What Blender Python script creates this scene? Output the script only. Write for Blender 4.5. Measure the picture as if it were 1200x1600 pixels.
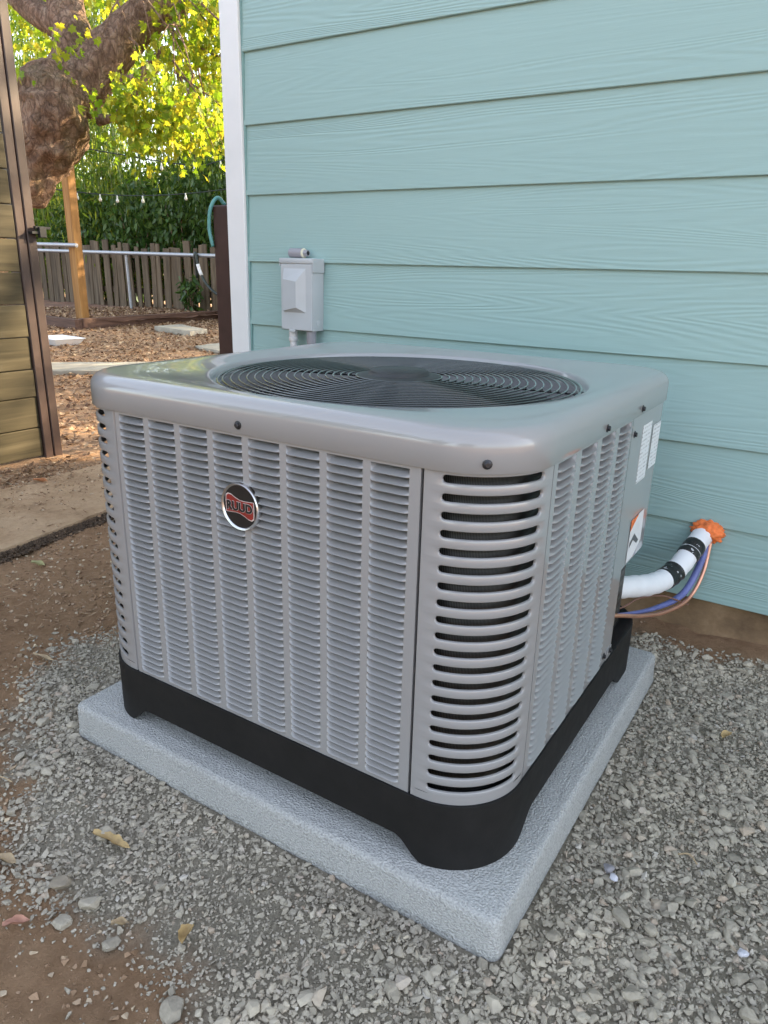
import bpy, bmesh, math, random
import numpy as np
from mathutils import Vector, Matrix, noise as mnoise

S = bpy.context.scene
for o in list(bpy.data.objects): bpy.data.objects.remove(o)
COL = S.collection

# ------------------------------------------------------------------ camera
cam_data = bpy.data.cameras.new('camera'); cam = bpy.data.objects.new('camera', cam_data); COL.objects.link(cam)
cam.location = (1.2550, -1.6708, 0.7981); cam.rotation_euler = (1.2462, -0.0246, 0.5722)
cam_data.sensor_fit = 'HORIZONTAL'; cam_data.sensor_width = 36.0; cam_data.lens = 33.92
cam_data.clip_start = 0.02; cam_data.clip_end = 400
S.camera = cam

# ------------------------------------------------------------------ sky, sun, exposure
SUN_DIR = Vector((0.45, 0.80, 0.38)).normalized()
SUN_EL = math.asin(SUN_DIR.z); SUN_AZ = math.atan2(SUN_DIR.x, SUN_DIR.y)
world = bpy.data.worlds.new('World'); S.world = world; world.use_nodes = True
wn = world.node_tree; wn.nodes.clear()
wo = wn.nodes.new('ShaderNodeOutputWorld'); wb = wn.nodes.new('ShaderNodeBackground')
sky = wn.nodes.new('ShaderNodeTexSky'); sky.sky_type = 'NISHITA'; sky.sun_disc = False
sky.sun_elevation = SUN_EL; sky.sun_rotation = SUN_AZ; sky.air_density = 1.0; sky.dust_density = 2.0
hs = wn.nodes.new('ShaderNodeHueSaturation'); hs.inputs['Saturation'].default_value = 0.53
wn.links.new(sky.outputs[0], hs.inputs['Color']); wn.links.new(hs.outputs[0], wb.inputs['Color'])
wb.inputs['Strength'].default_value = 0.15
wn.links.new(wb.outputs[0], wo.inputs['Surface'])
sl = bpy.data.lights.new('sun', 'SUN'); sl.energy = 3.8; sl.angle = math.radians(0.6); sl.color = (1.0, 0.80, 0.52)
sun = bpy.data.objects.new('sun', sl); COL.objects.link(sun)
sun.rotation_euler = SUN_DIR.to_track_quat('Z', 'Y').to_euler(); sun.location = (4, 12, 8)
S.view_settings.view_transform = 'Standard'; S.view_settings.look = 'None'
S.view_settings.exposure = 2.48; S.view_settings.gamma = 1.0; S.view_settings.use_curve_mapping = False
S.render.engine = 'CYCLES'
S.cycles.use_denoising = True
S.cycles.max_bounces = 8; S.cycles.transparent_max_bounces = 8

rng = np.random.default_rng(7); random.seed(7)

# ------------------------------------------------------------------ helpers
def origin(o):
    v = Vector((0, 0, 0))
    while o is not None:
        v += o.location; o = o.parent
    return v
def link(o, parent=None):
    COL.objects.link(o)
    if parent is not None: o.parent = parent
    return o
def tag(o, label=None, cat=None, group=None, kind=None):
    if label: o['label'] = label
    if cat: o['category'] = cat
    if group: o['group'] = group
    if kind: o['kind'] = kind
    return o
def thing(name, loc, label, cat, group=None):
    o = bpy.data.objects.new(name, None); o.location = loc; o.empty_display_size = 0.05
    link(o); return tag(o, label, cat, group)
def new_mesh(name, V, F, mat, smooth=False):
    me = bpy.data.meshes.new(name); me.from_pydata([tuple(v) for v in V], [], [tuple(f) for f in F])
    if mat: me.materials.append(mat)
    if smooth: me.polygons.foreach_set('use_smooth', [True] * len(me.polygons))
    me.update(); return me
def fixn(me):
    bm = bmesh.new(); bm.from_mesh(me); bmesh.ops.recalc_face_normals(bm, faces=bm.faces); bm.to_mesh(me); bm.free()
def put(name, V, F, mat, parent=None, smooth=False, base=None, recalc=False, sharp=None):
    """mesh object from WORLD vertices; origin at the parent's origin or at base"""
    off = origin(parent) if parent is not None else Vector(base or (0, 0, 0))
    A = np.array(V, float) - np.array(off)
    me = new_mesh(name, A, F, mat, smooth)
    if recalc: fixn(me)
    if sharp is not None and smooth: me.set_sharp_from_angle(angle=math.radians(sharp))
    o = bpy.data.objects.new(name, me)
    if parent is None: o.location = off
    return link(o, parent)
def inst(name, me, loc, parent=None, rot=None):
    o = bpy.data.objects.new(name, me)
    o.location = Vector(loc) - (origin(parent) if parent is not None else Vector((0, 0, 0)))
    if rot: o.rotation_euler = rot
    return link(o, parent)
def join(*parts):
    V, F = [], []
    for v, f in parts:
        n = len(V); V += [tuple(q) for q in v]; F += [tuple(i + n for i in q) for q in f]
    return V, F
def box(x0, x1, y0, y1, z0, z1):
    V = [(x0,y0,z0),(x1,y0,z0),(x1,y1,z0),(x0,y1,z0),(x0,y0,z1),(x1,y0,z1),(x1,y1,z1),(x0,y1,z1)]
    return V, [(0,3,2,1),(4,5,6,7),(0,1,5,4),(1,2,6,5),(2,3,7,6),(3,0,4,7)]
def bevbox(x0, x1, y0, y1, z0, z1, b=0.004, seg=2):
    bm = bmesh.new(); V, F = box(x0,x1,y0,y1,z0,z1); vs = [bm.verts.new(v) for v in V]
    for f in F: bm.faces.new([vs[i] for i in f])
    bmesh.ops.bevel(bm, geom=list(bm.edges), offset=b, segments=seg, affect='EDGES', profile=0.5)
    bm.verts.index_update(); V = [tuple(v.co) for v in bm.verts]; F = [tuple(v.index for v in f.verts) for f in bm.faces]
    bm.free(); return V, F
def xform(VF, M): return [tuple(M @ Vector(v)) for v in VF[0]], VF[1]
def loft(loops, closed=True, cap0=False, cap1=False):
    n = len(loops[0]); V = [p for l in loops for p in l]; F = []
    for i in range(len(loops) - 1):
        for j in range(n if closed else n - 1):
            k = (j + 1) % n
            F.append((i*n+j, i*n+k, (i+1)*n+k, (i+1)*n+j))
    if cap0: F.append(tuple(range(n))[::-1])
    if cap1: F.append(tuple((len(loops)-1)*n + j for j in range(n)))
    return V, F
def catmull(pts, n=6):
    P = [Vector(p) for p in pts]; P = [2*P[0]-P[1]] + P + [2*P[-1]-P[-2]]; out = []
    for i in range(1, len(P) - 2):
        a, b, c, d = P[i-1], P[i], P[i+1], P[i+2]
        for k in range(n):
            t = k / n
            out.append(0.5*((2*b)+(c-a)*t+(2*a-5*b+4*c-d)*t*t+(3*b-a-3*c+d)*t**3))
    out.append(P[-2]); return out
def tube(path, radii, n=12, cap=True):
    P = [Vector(p) for p in path]
    if not hasattr(radii, '__len__'): radii = [radii] * len(P)
    loops = []; up = None
    for i, p in enumerate(P):
        t = (P[min(i+1, len(P)-1)] - P[max(i-1, 0)]).normalized()
        if up is None:
            up = Vector((0,0,1)) if abs(t.z) < 0.9 else Vector((1,0,0))
        a = t.cross(up).normalized(); up = a.cross(t).normalized()
        loops.append([tuple(p + (a*math.cos(2*math.pi*k/n) + up*math.sin(2*math.pi*k/n))*radii[i]) for k in range(n)])
    return loft(loops, True, cap, cap)
def cyl(p0, p1, r, n=16, r2=None):
    return tube([p0, p1], [r, r if r2 is None else r2], n)
def lathe(profile, center, n=32, axis='z'):
    """profile [(r,h)]"""
    loops = []
    for r, h in profile:
        l = []
        for k in range(n):
            a = 2*math.pi*k/n; c, s = r*math.cos(a), r*math.sin(a)
            v = {'z': (c, s, h), 'y': (c, h, s), 'x': (h, c, s)}[axis]
            l.append((center[0]+v[0], center[1]+v[1], center[2]+v[2]))
        loops.append(l)
    return loft(loops, True, profile[0][0] > 1e-6, profile[-1][0] > 1e-6)
def torus(c, R, r, n=64, m=6):
    loops = []
    for i in range(n + 1):
        a = 2*math.pi*i/n
        loops.append([(c[0]+(R+r*math.cos(b))*math.cos(a), c[1]+(R+r*math.cos(b))*math.sin(a), c[2]+r*math.sin(b)) for b in [2*math.pi*k/m for k in range(m)]])
    return loft(loops, True)
def rrect(x0, x1, y0, y1, r, off=0.0, nc=12, ns=10):
    """CCW rounded-rectangle loop, starts at the front side (y0) going +x"""
    x0 -= off; x1 += off; y0 -= off; y1 += off; r = max(r + off, 0.002); P = []
    def seg(a, b):
        for k in range(ns): P.append((a[0]+(b[0]-a[0])*k/ns, a[1]+(b[1]-a[1])*k/ns))
    def arc(cx, cy, a0):
        for k in range(nc):
            a = a0 + math.pi/2*k/nc; P.append((cx+r*math.cos(a), cy+r*math.sin(a)))
    seg((x0+r, y0), (x1-r, y0)); arc(x1-r, y0+r, -math.pi/2)
    seg((x1, y0+r), (x1, y1-r)); arc(x1-r, y1-r, 0)
    seg((x1-r, y1), (x0+r, y1)); arc(x0+r, y1-r, math.pi/2)
    seg((x0, y1-r), (x0, y0+r)); arc(x0+r, y0+r, math.pi)
    return P
def smooth01(t):
    t = np.clip(t, 0, 1); return t*t*(3-2*t)
_T = rng.random((256, 256))
def vnoise(x, y, f, ox=0.0, oy=0.0):
    x = np.asarray(x)*f + ox + 1000; y = np.asarray(y)*f + oy + 1000
    xi = np.floor(x).astype(int); yi = np.floor(y).astype(int); u = x-xi; v = y-yi
    u = u*u*(3-2*u); v = v*v*(3-2*v)
    g = lambda a, b: _T[a % 256, b % 256]
    return (g(xi,yi)*(1-u)+g(xi+1,yi)*u)*(1-v)+(g(xi,yi+1)*(1-u)+g(xi+1,yi+1)*u)*v
def rot_mats(n, tilt=None, full=True):
    """random rotation matrices (n,3,3); tilt limits the lean from upright"""
    az = rng.random(n)*2*np.pi
    t = (rng.normal(0, tilt, n) if tilt is not None else rng.random(n)*np.pi)
    ax = rng.random(n)*2*np.pi
    def Rz(a): 
        c, s, o, z = np.cos(a), np.sin(a), np.ones_like(a), np.zeros_like(a)
        return np.stack([np.stack([c,-s,z],1), np.stack([s,c,z],1), np.stack([z,z,o],1)], 1)
    def Rx(a):
        c, s, o, z = np.cos(a), np.sin(a), np.ones_like(a), np.zeros_like(a)
        return np.stack([np.stack([o,z,z],1), np.stack([z,c,-s],1), np.stack([z,s,c],1)], 1)
    return np.einsum('nij,njk,nkl->nil', Rz(ax), Rx(t), Rz(az))
def scatter(name, protos, pos, rots, scl, mat, parent=None, smooth=False, base=(0,0,0)):
    """one mesh from many copies of triangle prototypes; face attribute rnd per copy"""
    n = len(pos); pick = rng.integers(0, len(protos), n); rnd = rng.random(n)
    VV, FF, RR = [], [], []; tot = 0
    off = np.array(origin(parent) if parent is not None else base)
    for k, (pv, pf) in enumerate(protos):
        idx = np.where(pick == k)[0]
        if len(idx) == 0: continue
        pv = np.array(pv, float); pf = np.array(pf, int)
        v = pv[None]*scl[idx][:, None, :]
        v = np.einsum('nij,nvj->nvi', rots[idx], v) + pos[idx][:, None, :] - off
        f = pf[None] + (tot + np.arange(len(idx))*len(pv))[:, None, None]
        VV.append(v.reshape(-1, 3)); FF.append(f.reshape(-1, 3)); RR.append(np.repeat(rnd[idx], len(pf)))
        tot += len(idx)*len(pv)
    V = np.concatenate(VV); F = np.concatenate(FF); Rr = np.concatenate(RR)
    me = bpy.data.meshes.new(name)
    me.vertices.add(len(V)); me.vertices.foreach_set('co', V.astype(np.float32).ravel())
    me.loops.add(len(F)*3); me.loops.foreach_set('vertex_index', F.astype(np.int32).ravel())
    me.polygons.add(len(F)); me.polygons.foreach_set('loop_start', (np.arange(len(F))*3).astype(np.int32))
    me.polygons.foreach_set('use_smooth', np.full(len(F), smooth))
    a = me.attributes.new('rnd', 'FLOAT', 'FACE'); a.data.foreach_set('value', Rr.astype(np.float32))
    me.update(calc_edges=True); me.validate()
    me.materials.append(mat)
    o = bpy.data.objects.new(name, me)
    if parent is None: o.location = base
    return link(o, parent)

# ------------------------------------------------------------------ materials
class N:
    def __init__(s, name):
        s.m = bpy.data.materials.new(name); s.m.use_nodes = True; s.t = s.m.node_tree
        s.b = s.t.nodes['Principled BSDF']; s.out = s.t.nodes['Material Output']
    def n(s, typ, **kw):
        x = s.t.nodes.new(typ)
        for k, v in kw.items():
            if k in x.inputs: x.inputs[k].default_value = v
            else: setattr(x, k, v)
        return x
    def l(s, a, b): s.t.links.new(a, b)
    def coord(s, scale=(1,1,1), kind='Object'):
        tc = s.n('ShaderNodeTexCoord'); mp = s.n('ShaderNodeMapping'); mp.inputs['Scale'].default_value = scale
        s.l(tc.outputs[kind], mp.inputs['Vector']); return mp.outputs[0]
    def noise(s, vec, scale, detail=4, rough=0.55, dist=0.0):
        x = s.n('ShaderNodeTexNoise'); x.inputs['Scale'].default_value = scale; x.inputs['Detail'].default_value = detail
        x.inputs['Roughness'].default_value = rough; x.inputs['Distortion'].default_value = dist; s.l(vec, x.inputs['Vector']); return x.outputs['Fac']
    def ramp(s, fac, stops):
        r = s.n('ShaderNodeValToRGB'); e = r.color_ramp.elements
        while len(e) < len(stops): e.new(0.5)
        for i, (p, c) in enumerate(stops): e[i].position = p; e[i].color = (c[0], c[1], c[2], 1)
        s.l(fac, r.inputs[0]); return r.outputs[0]
    def mix(s, fac, a, b, mode='MIX'):
        x = s.n('ShaderNodeMix', data_type='RGBA', blend_type=mode)
        for sock, v in ((x.inputs[0], fac), (x.inputs[6], a), (x.inputs[7], b)):
            if isinstance(v, (int, float)): sock.default_value = v
            elif isinstance(v, tuple): sock.default_value = (v[0], v[1], v[2], 1)
            else: s.l(v, sock)
        return x.outputs[2]
    def math(s, op, a, b=None):
        x = s.n('ShaderNodeMath', operation=op)
        for i, v in enumerate((a, b)):
            if v is None: continue
            if isinstance(v, (int, float)): x.inputs[i].default_value = v
            else: s.l(v, x.inputs[i])
        return x.outputs[0]
    def bump(s, h, strength=0.3, dist=0.002, prev=None):
        x = s.n('ShaderNodeBump'); x.inputs['Strength'].default_value = strength; x.inputs['Distance'].default_value = dist
        s.l(h, x.inputs['Height'])
        if prev is not None: s.l(prev, x.inputs['Normal'])
        return x.outputs[0]
    def set(s, col=None, rough=None, metal=None, normal=None, spec=None, coat=None, coat_rough=None):
        b = s.b
        for nm, v in (('Base Color', col), ('Roughness', rough), ('Metallic', metal), ('Normal', normal), ('Specular IOR Level', spec), ('Coat Weight', coat), ('Coat Roughness', coat_rough)):
            if v is None: continue
            if isinstance(v, (int, float)): b.inputs[nm].default_value = v
            elif isinstance(v, tuple): b.inputs[nm].default_value = (v[0], v[1], v[2], 1)
            else: s.l(v, b.inputs[nm])
        return s.m
    def attr(s, name='rnd'):
        a = s.n('ShaderNodeAttribute'); a.attribute_name = name; return a.outputs['Fac']

def m_plain(name, col, rough=0.5, metal=0.0, var=0.12, scale=30, bumpd=0.0, bscale=200, coat=0.0):
    k = N(name); v = k.coord(); f = k.noise(v, scale, 5)
    lo = tuple(c*(1-var) for c in col); hi = tuple(min(1, c*(1+var)) for c in col)
    c = k.ramp(f, [(0.3, lo), (0.7, hi)])
    r = k.math('MULTIPLY_ADD', k.noise(v, scale*1.7, 3), 0.16); k.t.nodes[-1].inputs[2].default_value = rough-0.08
    nm = None
    if bumpd: nm = k.bump(k.noise(v, bscale, 3), 0.5, bumpd)
    return k.set(c, r, metal, nm, coat=coat)

# grey enamelled sheet steel with a touch of orange peel, dust and faint smears
def m_paint():
    k = N('grey_enamel'); v = k.coord()
    c = k.mix(k.noise(v, 6, 2, 0.4), (0.278,0.273,0.282), (0.300,0.294,0.300))
    # faint dust film, thicker on faces that look up
    g = k.n('ShaderNodeNewGeometry'); sp = k.n('ShaderNodeSeparateXYZ'); k.l(g.outputs['Normal'], sp.inputs[0])
    dust = k.math('MULTIPLY', k.math('MULTIPLY', k.noise(v, 55, 6, 0.7), 0.22), k.math('MAXIMUM', sp.outputs[2], 0.15))
    c = k.mix(dust, c, (0.42,0.37,0.31))
    k.b.inputs['Coat IOR'].default_value = 1.5
    return k.set(c, 0.30, 0.0, None, coat=0.8, coat_rough=0.06, spec=0.5)
M_PAINT = m_paint()
M_BLACKPL = m_plain('black_plastic', (0.0085,0.0078,0.0078), 0.66, 0, 0.25, 25, 0.0004, 260)
M_BLACKPL.node_tree.nodes['Principled BSDF'].inputs['Specular IOR Level'].default_value = 0.3
M_WIRE = m_plain('guard_wire', (0.014,0.0145,0.017), 0.20, 0.0, 0.2, 40, coat=1.0)
M_HUB = m_plain('hub_plastic', (0.030,0.031,0.032), 0.55, 0.0, 0.2, 40)
M_FAN = m_plain('fan_metal', (0.022,0.022,0.025), 0.5, 0.0)
def m_coil():
    k = N('coil_fins'); v = k.coord()
    x = k.n('ShaderNodeSeparateXYZ'); k.l(v, x.inputs[0])
    s = k.math('ADD', x.outputs[0], k.math('MULTIPLY', x.outputs[1], 1.0))
    w = k.math('SINE', k.math('MULTIPLY', s, 2600.0))
    c = k.ramp(k.math('MULTIPLY_ADD', w, 0.5), [(0.2, (0.02,0.019,0.017)), (0.9, (0.17,0.15,0.125))])
    k.t.nodes[-2].inputs[2].default_value = 0.5
    c2 = k.mix(k.noise(v, 40, 4), c, (0.03,0.028,0.026))
    z = k.math('SINE', k.math('MULTIPLY', x.outputs[2], 300.0))
    return k.set(c2, 0.45, 0.5, k.bump(z, 0.4, 0.003))
M_COIL = m_coil()
M_SCREW = m_plain('screw_steel', (0.05,0.05,0.055), 0.4, 0.7)
M_CHROME = m_plain('chrome_rim', (0.70,0.69,0.69), 0.30, 1.0, 0.05)
M_BADGE = m_plain('badge_black', (0.012,0.012,0.013), 0.3, 0, 0.1)
M_RED = m_plain('badge_red', (0.24,0.022,0.018), 0.35, 0, 0.1)
M_BLINE = m_plain('badge_line', (0.52,0.44,0.42), 0.4, 0.0, 0.05)
def m_pad():
    k = N('pad_concrete'); v = k.coord()
    f1 = k.noise(v, 330, 2, 0.5); f2 = k.noise(v, 6, 5)
    c = k.mix(0.35, k.ramp(f1, [(0.3, (0.275,0.272,0.268)), (0.7, (0.59,0.585,0.575))]), k.ramp(f2, [(0.3, (0.36,0.356,0.35)), (0.7, (0.465,0.46,0.452))]))
    nm = k.bump(f1, 1.0, 0.0045); nm = k.bump(k.noise(v, 60, 3), 0.25, 0.004, nm)
    return k.set(c, 0.62, 0, nm, spec=0.35)
M_PAD = m_pad()
def m_siding():
    k = N('teal_fibre_cement'); tc = k.n('ShaderNodeTexCoord'); oi = k.n('ShaderNodeObjectInfo')
    off = k.n('ShaderNodeCombineXYZ'); k.l(k.math('MULTIPLY', oi.outputs['Random'], 37.0), off.inputs[0]); k.l(k.math('MULTIPLY', oi.outputs['Random'], 11.0), off.inputs[2])
    add = k.n('ShaderNodeVectorMath', operation='ADD'); k.l(tc.outputs['Object'], add.inputs[0]); k.l(off.outputs[0], add.inputs[1])
    mp = k.n('ShaderNodeMapping'); mp.inputs['Scale'].default_value = (0.55, 0.0, 10.0); k.l(add.outputs[0], mp.inputs[0])
    base = k.noise(mp.outputs[0], 1.0, 2, 0.35, 0.0)
    rings = k.math('SINE', k.math('MULTIPLY', base, 230.0))
    mp2 = k.n('ShaderNodeMapping'); mp2.inputs['Scale'].default_value = (6.0, 0.0, 90.0); k.l(add.outputs[0], mp2.inputs[0])
    fine = k.noise(mp2.outputs[0], 2.0, 4, 0.6)
    mask = k.ramp(k.noise(mp.outputs[0], 0.7, 2), [(0.38, (0.15,)*3), (0.62, (1,)*3)])
    h = k.math('ADD', k.math('MULTIPLY', k.math('MULTIPLY', rings, 0.5), mask), k.math('MULTIPLY', fine, 0.8))
    c = k.mix(k.noise(tc.outputs['Object'], 2.2, 4), (0.292,0.430,0.415), (0.318,0.460,0.444))
    return k.set(c, 0.55, 0, k.bump(h, 0.65, 0.0009), spec=0.4)
M_SIDING = m_siding()
M_TRIM = m_plain('white_trim', (0.77,0.765,0.765), 0.5, 0, 0.03, 12, 0.0004, 60)
M_DARKTEAL = m_plain('dark_teal', (0.19,0.32,0.31), 0.6)
def m_foundation():
    k = N('muddy_footing'); v = k.coord()
    c = k.ramp(k.noise(v, 7, 6, 0.65), [(0.3, (0.10,0.058,0.028)), (0.5, (0.22,0.138,0.072)), (0.62, (0.30,0.20,0.115)), (0.74, (0.62,0.55,0.47))])
    return k.set(c, 0.75, 0, k.bump(k.noise(v, 40, 5), 0.5, 0.006))
M_FOUND = m_foundation()
M_BOXGREY = m_plain('box_grey', (0.47,0.49,0.51), 0.42, 0, 0.05, 10, coat=0.2)
M_PVC_W = m_plain('white_conduit', (0.62,0.61,0.62), 0.45, 0, 0.05)
M_PVC_G = m_plain('grey_conduit', (0.30,0.29,0.32), 0.45, 0, 0.08)
M_CREAM = m_plain('cream_ring', (0.65,0.62,0.48), 0.5)
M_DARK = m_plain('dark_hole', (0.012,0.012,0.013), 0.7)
M_LABEL = None
def m_label():
    k = N('printed_label'); v = k.coord()
    x = k.n('ShaderNodeSeparateXYZ'); k.l(v, x.inputs[0])
    rows = k.math('GREATER_THAN', k.math('SINE', k.math('MULTIPLY', x.outputs[2], 900.0)), 0.3)
    mp = k.n('ShaderNodeMapping'); mp.inputs['Scale'].default_value = (300, 300, 90); k.l(v, mp.inputs[0])
    words = k.math('GREATER_THAN', k.noise(mp.outputs[0], 1.0, 2), 0.52)
    return k.set(k.mix(k.math('MULTIPLY', k.math('MULTIPLY', rows, words), 0.55), (0.72,0.74,0.77), (0.10,0.10,0.11)), 0.35, 0)
M_LABEL = m_label()
M_INSUL = m_plain('white_insulation', (0.78,0.78,0.80), 0.55, 0, 0.04, 30, 0.0006, 120)
def m_tape():
    k = N('black_tape'); v = k.coord()
    f = k.ramp(k.noise(v, 75, 2, 0.5, 0.8), [(0.63, (0.012,)*3), (0.645, (0.5,0.5,0.52))])
    return k.set(f, 0.3, 0, k.bump(k.noise(v, 90, 3), 0.5, 0.003))
M_TAPE = m_tape()
M_FOAM = m_plain('orange_foam', (0.80,0.19,0.045), 0.65, 0, 0.25, 60, 0.003, 120)
M_COPPER = m_plain('copper_line', (0.72,0.36,0.24), 0.32, 0.75, 0.1)
M_BLUE = m_plain('blue_cable', (0.12,0.14,0.34), 0.4, 0, 0.2)
def m_stone():
    k = N('gravel_stone'); a = k.attr(); v = k.coord()
    c = k.ramp(a, [(0.0, (0.18,0.158,0.125)), (0.25, (0.30,0.265,0.212)), (0.5, (0.37,0.328,0.263)), (0.75, (0.425,0.378,0.306)), (0.9, (0.49,0.44,0.36)), (0.96, (0.42,0.29,0.205)), (1.0, (0.62,0.58,0.53))])
    c = k.mix(0.45, c, k.ramp(k.noise(v, 130, 5, 0.65), [(0.3, (0.22,0.193,0.153)), (0.7, (0.50,0.442,0.36))]))
    c = k.mix(k.ramp(k.noise(v, 3.0, 3), [(0.45, (0,)*3), (0.7, (0.55,)*3)]), c, (0.50,0.435,0.34))
    return k.set(c, 0.8, 0, k.bump(k.noise(v, 260, 4), 0.5, 0.0015), spec=0.25)
M_STONE = m_stone()
M_QUARTZ = m_plain('pale_stone', (0.52,0.51,0.56), 0.5, 0, 0.15, 80, 0.001)
def m_ground():
    k = N('bare_dirt'); v = k.coord(); g = k.attr('gravel')
    d = k.ramp(k.noise(v, 2.3, 7, 0.62), [(0.28, (0.28,0.158,0.084)), (0.5, (0.43,0.258,0.146)), (0.72, (0.55,0.355,0.215))])
    d = k.mix(0.4, d, k.ramp(k.noise(v, 38, 5, 0.7), [(0.3, (0.20,0.118,0.066)), (0.7, (0.54,0.355,0.225))]))
    s = k.ramp(k.noise(v, 120, 5, 0.7), [(0.3, (0.26,0.226,0.175)), (0.7, (0.53,0.462,0.36))])
    nm = k.bump(k.noise(v, 55, 8, 0.8), 1.0, 0.018); nm = k.bump(k.noise(v, 400, 4, 0.7), 0.8, 0.003, nm)
    return k.set(k.mix(g, d, s), 0.9, 0, nm, spec=0.15)
M_GROUND = m_ground()
def m_slab():
    k = N('dusty_slab'); v = k.coord()
    c = k.ramp(k.noise(v, 5, 7, 0.65), [(0.3, (0.22,0.135,0.076)), (0.5, (0.38,0.250,0.150)), (0.72, (0.50,0.36,0.235))])
    c = k.mix(0.3, c, k.ramp(k.noise(v, 70, 5), [(0.3, (0.17,0.115,0.07)), (0.7, (0.40,0.30,0.20))]))
    return k.set(c, 0.85, 0, k.bump(k.noise(v, 60, 6, 0.7), 0.5, 0.006), spec=0.2)
M_SLAB = m_slab()
M_GSLAB = m_plain('grey_slab', (0.30,0.27,0.22), 0.8, 0, 0.25, 8, 0.003, 60)
def m_wood(name, a, b, c, along=2, sc=3.0, contrast=1.0):
    k = N(name); tc = k.n('ShaderNodeTexCoord'); oi = k.n('ShaderNodeObjectInfo')
    off = k.n('ShaderNodeCombineXYZ')
    for i in range(3): k.l(k.math('MULTIPLY', oi.outputs['Random'], 17.0+9*i), off.inputs[i])
    add = k.n('ShaderNodeVectorMath', operation='ADD'); k.l(tc.outputs['Object'], add.inputs[0]); k.l(off.outputs[0], add.inputs[1])
    s = [sc*9]*3; s[along] = sc*0.55
    mp = k.n('ShaderNodeMapping'); mp.inputs['Scale'].default_value = s; k.l(add.outputs[0], mp.inputs[0])
    f = k.noise(mp.outputs[0], 1.0, 5, 0.6, 0.5)
    col = k.ramp(f, [(0.3, a), (0.52, b), (0.72, c)])
    tone = k.math('MULTIPLY_ADD', oi.outputs['Random'], 0.5); k.t.nodes[-1].inputs[2].default_value = 0.75
    g = k.n('ShaderNodeCombineXYZ'); [k.l(tone, g.inputs[i]) for i in range(3)]
    col = k.mix(1.0, col, g.outputs[0], 'MULTIPLY')
    return k.set(col, 0.75, 0, k.bump(f, 0.4, 0.003), spec=0.25)
M_BOARD = m_wood('treated_board', (0.036,0.029,0.015), (0.066,0.053,0.029), (0.108,0.088,0.052), along=1)
M_CEDAR = m_wood('cedar_post', (0.16,0.075,0.022), (0.25,0.125,0.040), (0.33,0.18,0.065), along=2)
M_PICKET = m_wood('weathered_picket', (0.050,0.034,0.021), (0.105,0.075,0.048), (0.17,0.128,0.088), along=2)
M_TIMBER = m_wood('bed_timber', (0.055,0.030,0.022), (0.095,0.052,0.038), (0.14,0.080,0.058), along=0)
M_BROWN = m_plain('brown_paint', (0.060,0.036,0.030), 0.42, 0, 0.18, 12, 0.0005, 80)
M_BRPOST = m_plain('dark_brown_post', (0.060,0.030,0.024), 0.5, 0, 0.2, 14)
M_GALV = m_plain('galvanised_pipe', (0.34,0.35,0.38), 0.5, 0.7, 0.08)
M_TEAL = m_plain('teal_hose', (0.10,0.30,0.28), 0.4)
M_BHOSE = m_plain('black_hose', (0.012,0.02,0.018), 0.45)
M_WHITE = m_plain('white_plastic', (0.72,0.72,0.74), 0.45, 0, 0.04)
M_BULB = m_plain('bulb_glass', (0.5,0.5,0.46), 0.15, 0, 0.03)
M_BED = m_plain('bark_mulch', (0.17,0.085,0.05), 0.9, 0, 0.5, 9, 0.02, 30)
def m_bark():
    k = N('maple_bark'); v = k.coord((1,1,0.6))
    f = k.noise(v, 15, 8, 0.75, 0.3)
    vo = k.n('ShaderNodeTexVoronoi', feature='DISTANCE_TO_EDGE'); vo.inputs['Scale'].default_value = 24; nt = k.n('ShaderNodeTexNoise'); nt.inputs['Scale'].default_value = 11; nt.inputs['Detail'].default_value = 5; k.l(v, nt.inputs['Vector'])
    va = k.n('ShaderNodeVectorMath', operation='MULTIPLY_ADD'); k.l(nt.outputs['Color'], va.inputs[0]); va.inputs[1].default_value = (0.12, 0.12, 0.12); k.l(v, va.inputs[2]); k.l(va.outputs[0], vo.inputs['Vector'])
    e = k.ramp(vo.outputs['Distance'], [(0.0, (0,)*3), (0.25, (1,)*3)])
    c = k.ramp(f, [(0.3, (0.11,0.062,0.040)), (0.48, (0.31,0.190,0.13)), (0.7, (0.56,0.40,0.29))])
    c = k.mix(k.ramp(vo.outputs['Distance'], [(0.0, (0.55,)*3), (0.16, (0,)*3)]), c, (0.07,0.042,0.03))
    c = k.mix(k.ramp(k.noise(v, 3.2, 4), [(0.52, (0,)*3), (0.68, (0.5,)*3)]), c, (0.10,0.105,0.03))
    nm = k.bump(f, 1.0, 0.07); nm = k.bump(e, 0.6, 0.02, nm)
    return k.set(c, 0.85, 0, nm, spec=0.2)
M_BARK = m_bark()
def m_leaf(name, cols, trans=0.5, tcol=None, rough=0.5):
    k = N(name); a = k.attr()
    c = k.ramp(a, [(i/(len(cols)-1), q) for i, q in enumerate(cols)])
    tr = k.n('ShaderNodeBsdfTranslucent')
    if tcol: k.l(k.ramp(a, [(i/(len(tcol)-1), q) for i, q in enumerate(tcol)]), tr.inputs['Color'])
    else: k.l(c, tr.inputs['Color'])
    k.set(c, rough, 0, spec=0.3)
    mx = k.n('ShaderNodeMixShader'); mx.inputs[0].default_value = trans
    k.l(k.b.outputs[0], mx.inputs[1]); k.l(tr.outputs[0], mx.inputs[2]); k.l(mx.outputs[0], k.out.inputs[0])
    return k.m
M_MAPLE = m_leaf('maple_leaf', [(0.07,0.12,0.012), (0.11,0.17,0.018), (0.15,0.19,0.02), (0.20,0.20,0.025)], 0.6, [(0.20,0.34,0.015), (0.32,0.44,0.02), (0.44,0.48,0.025), (0.56,0.46,0.03)])
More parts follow.
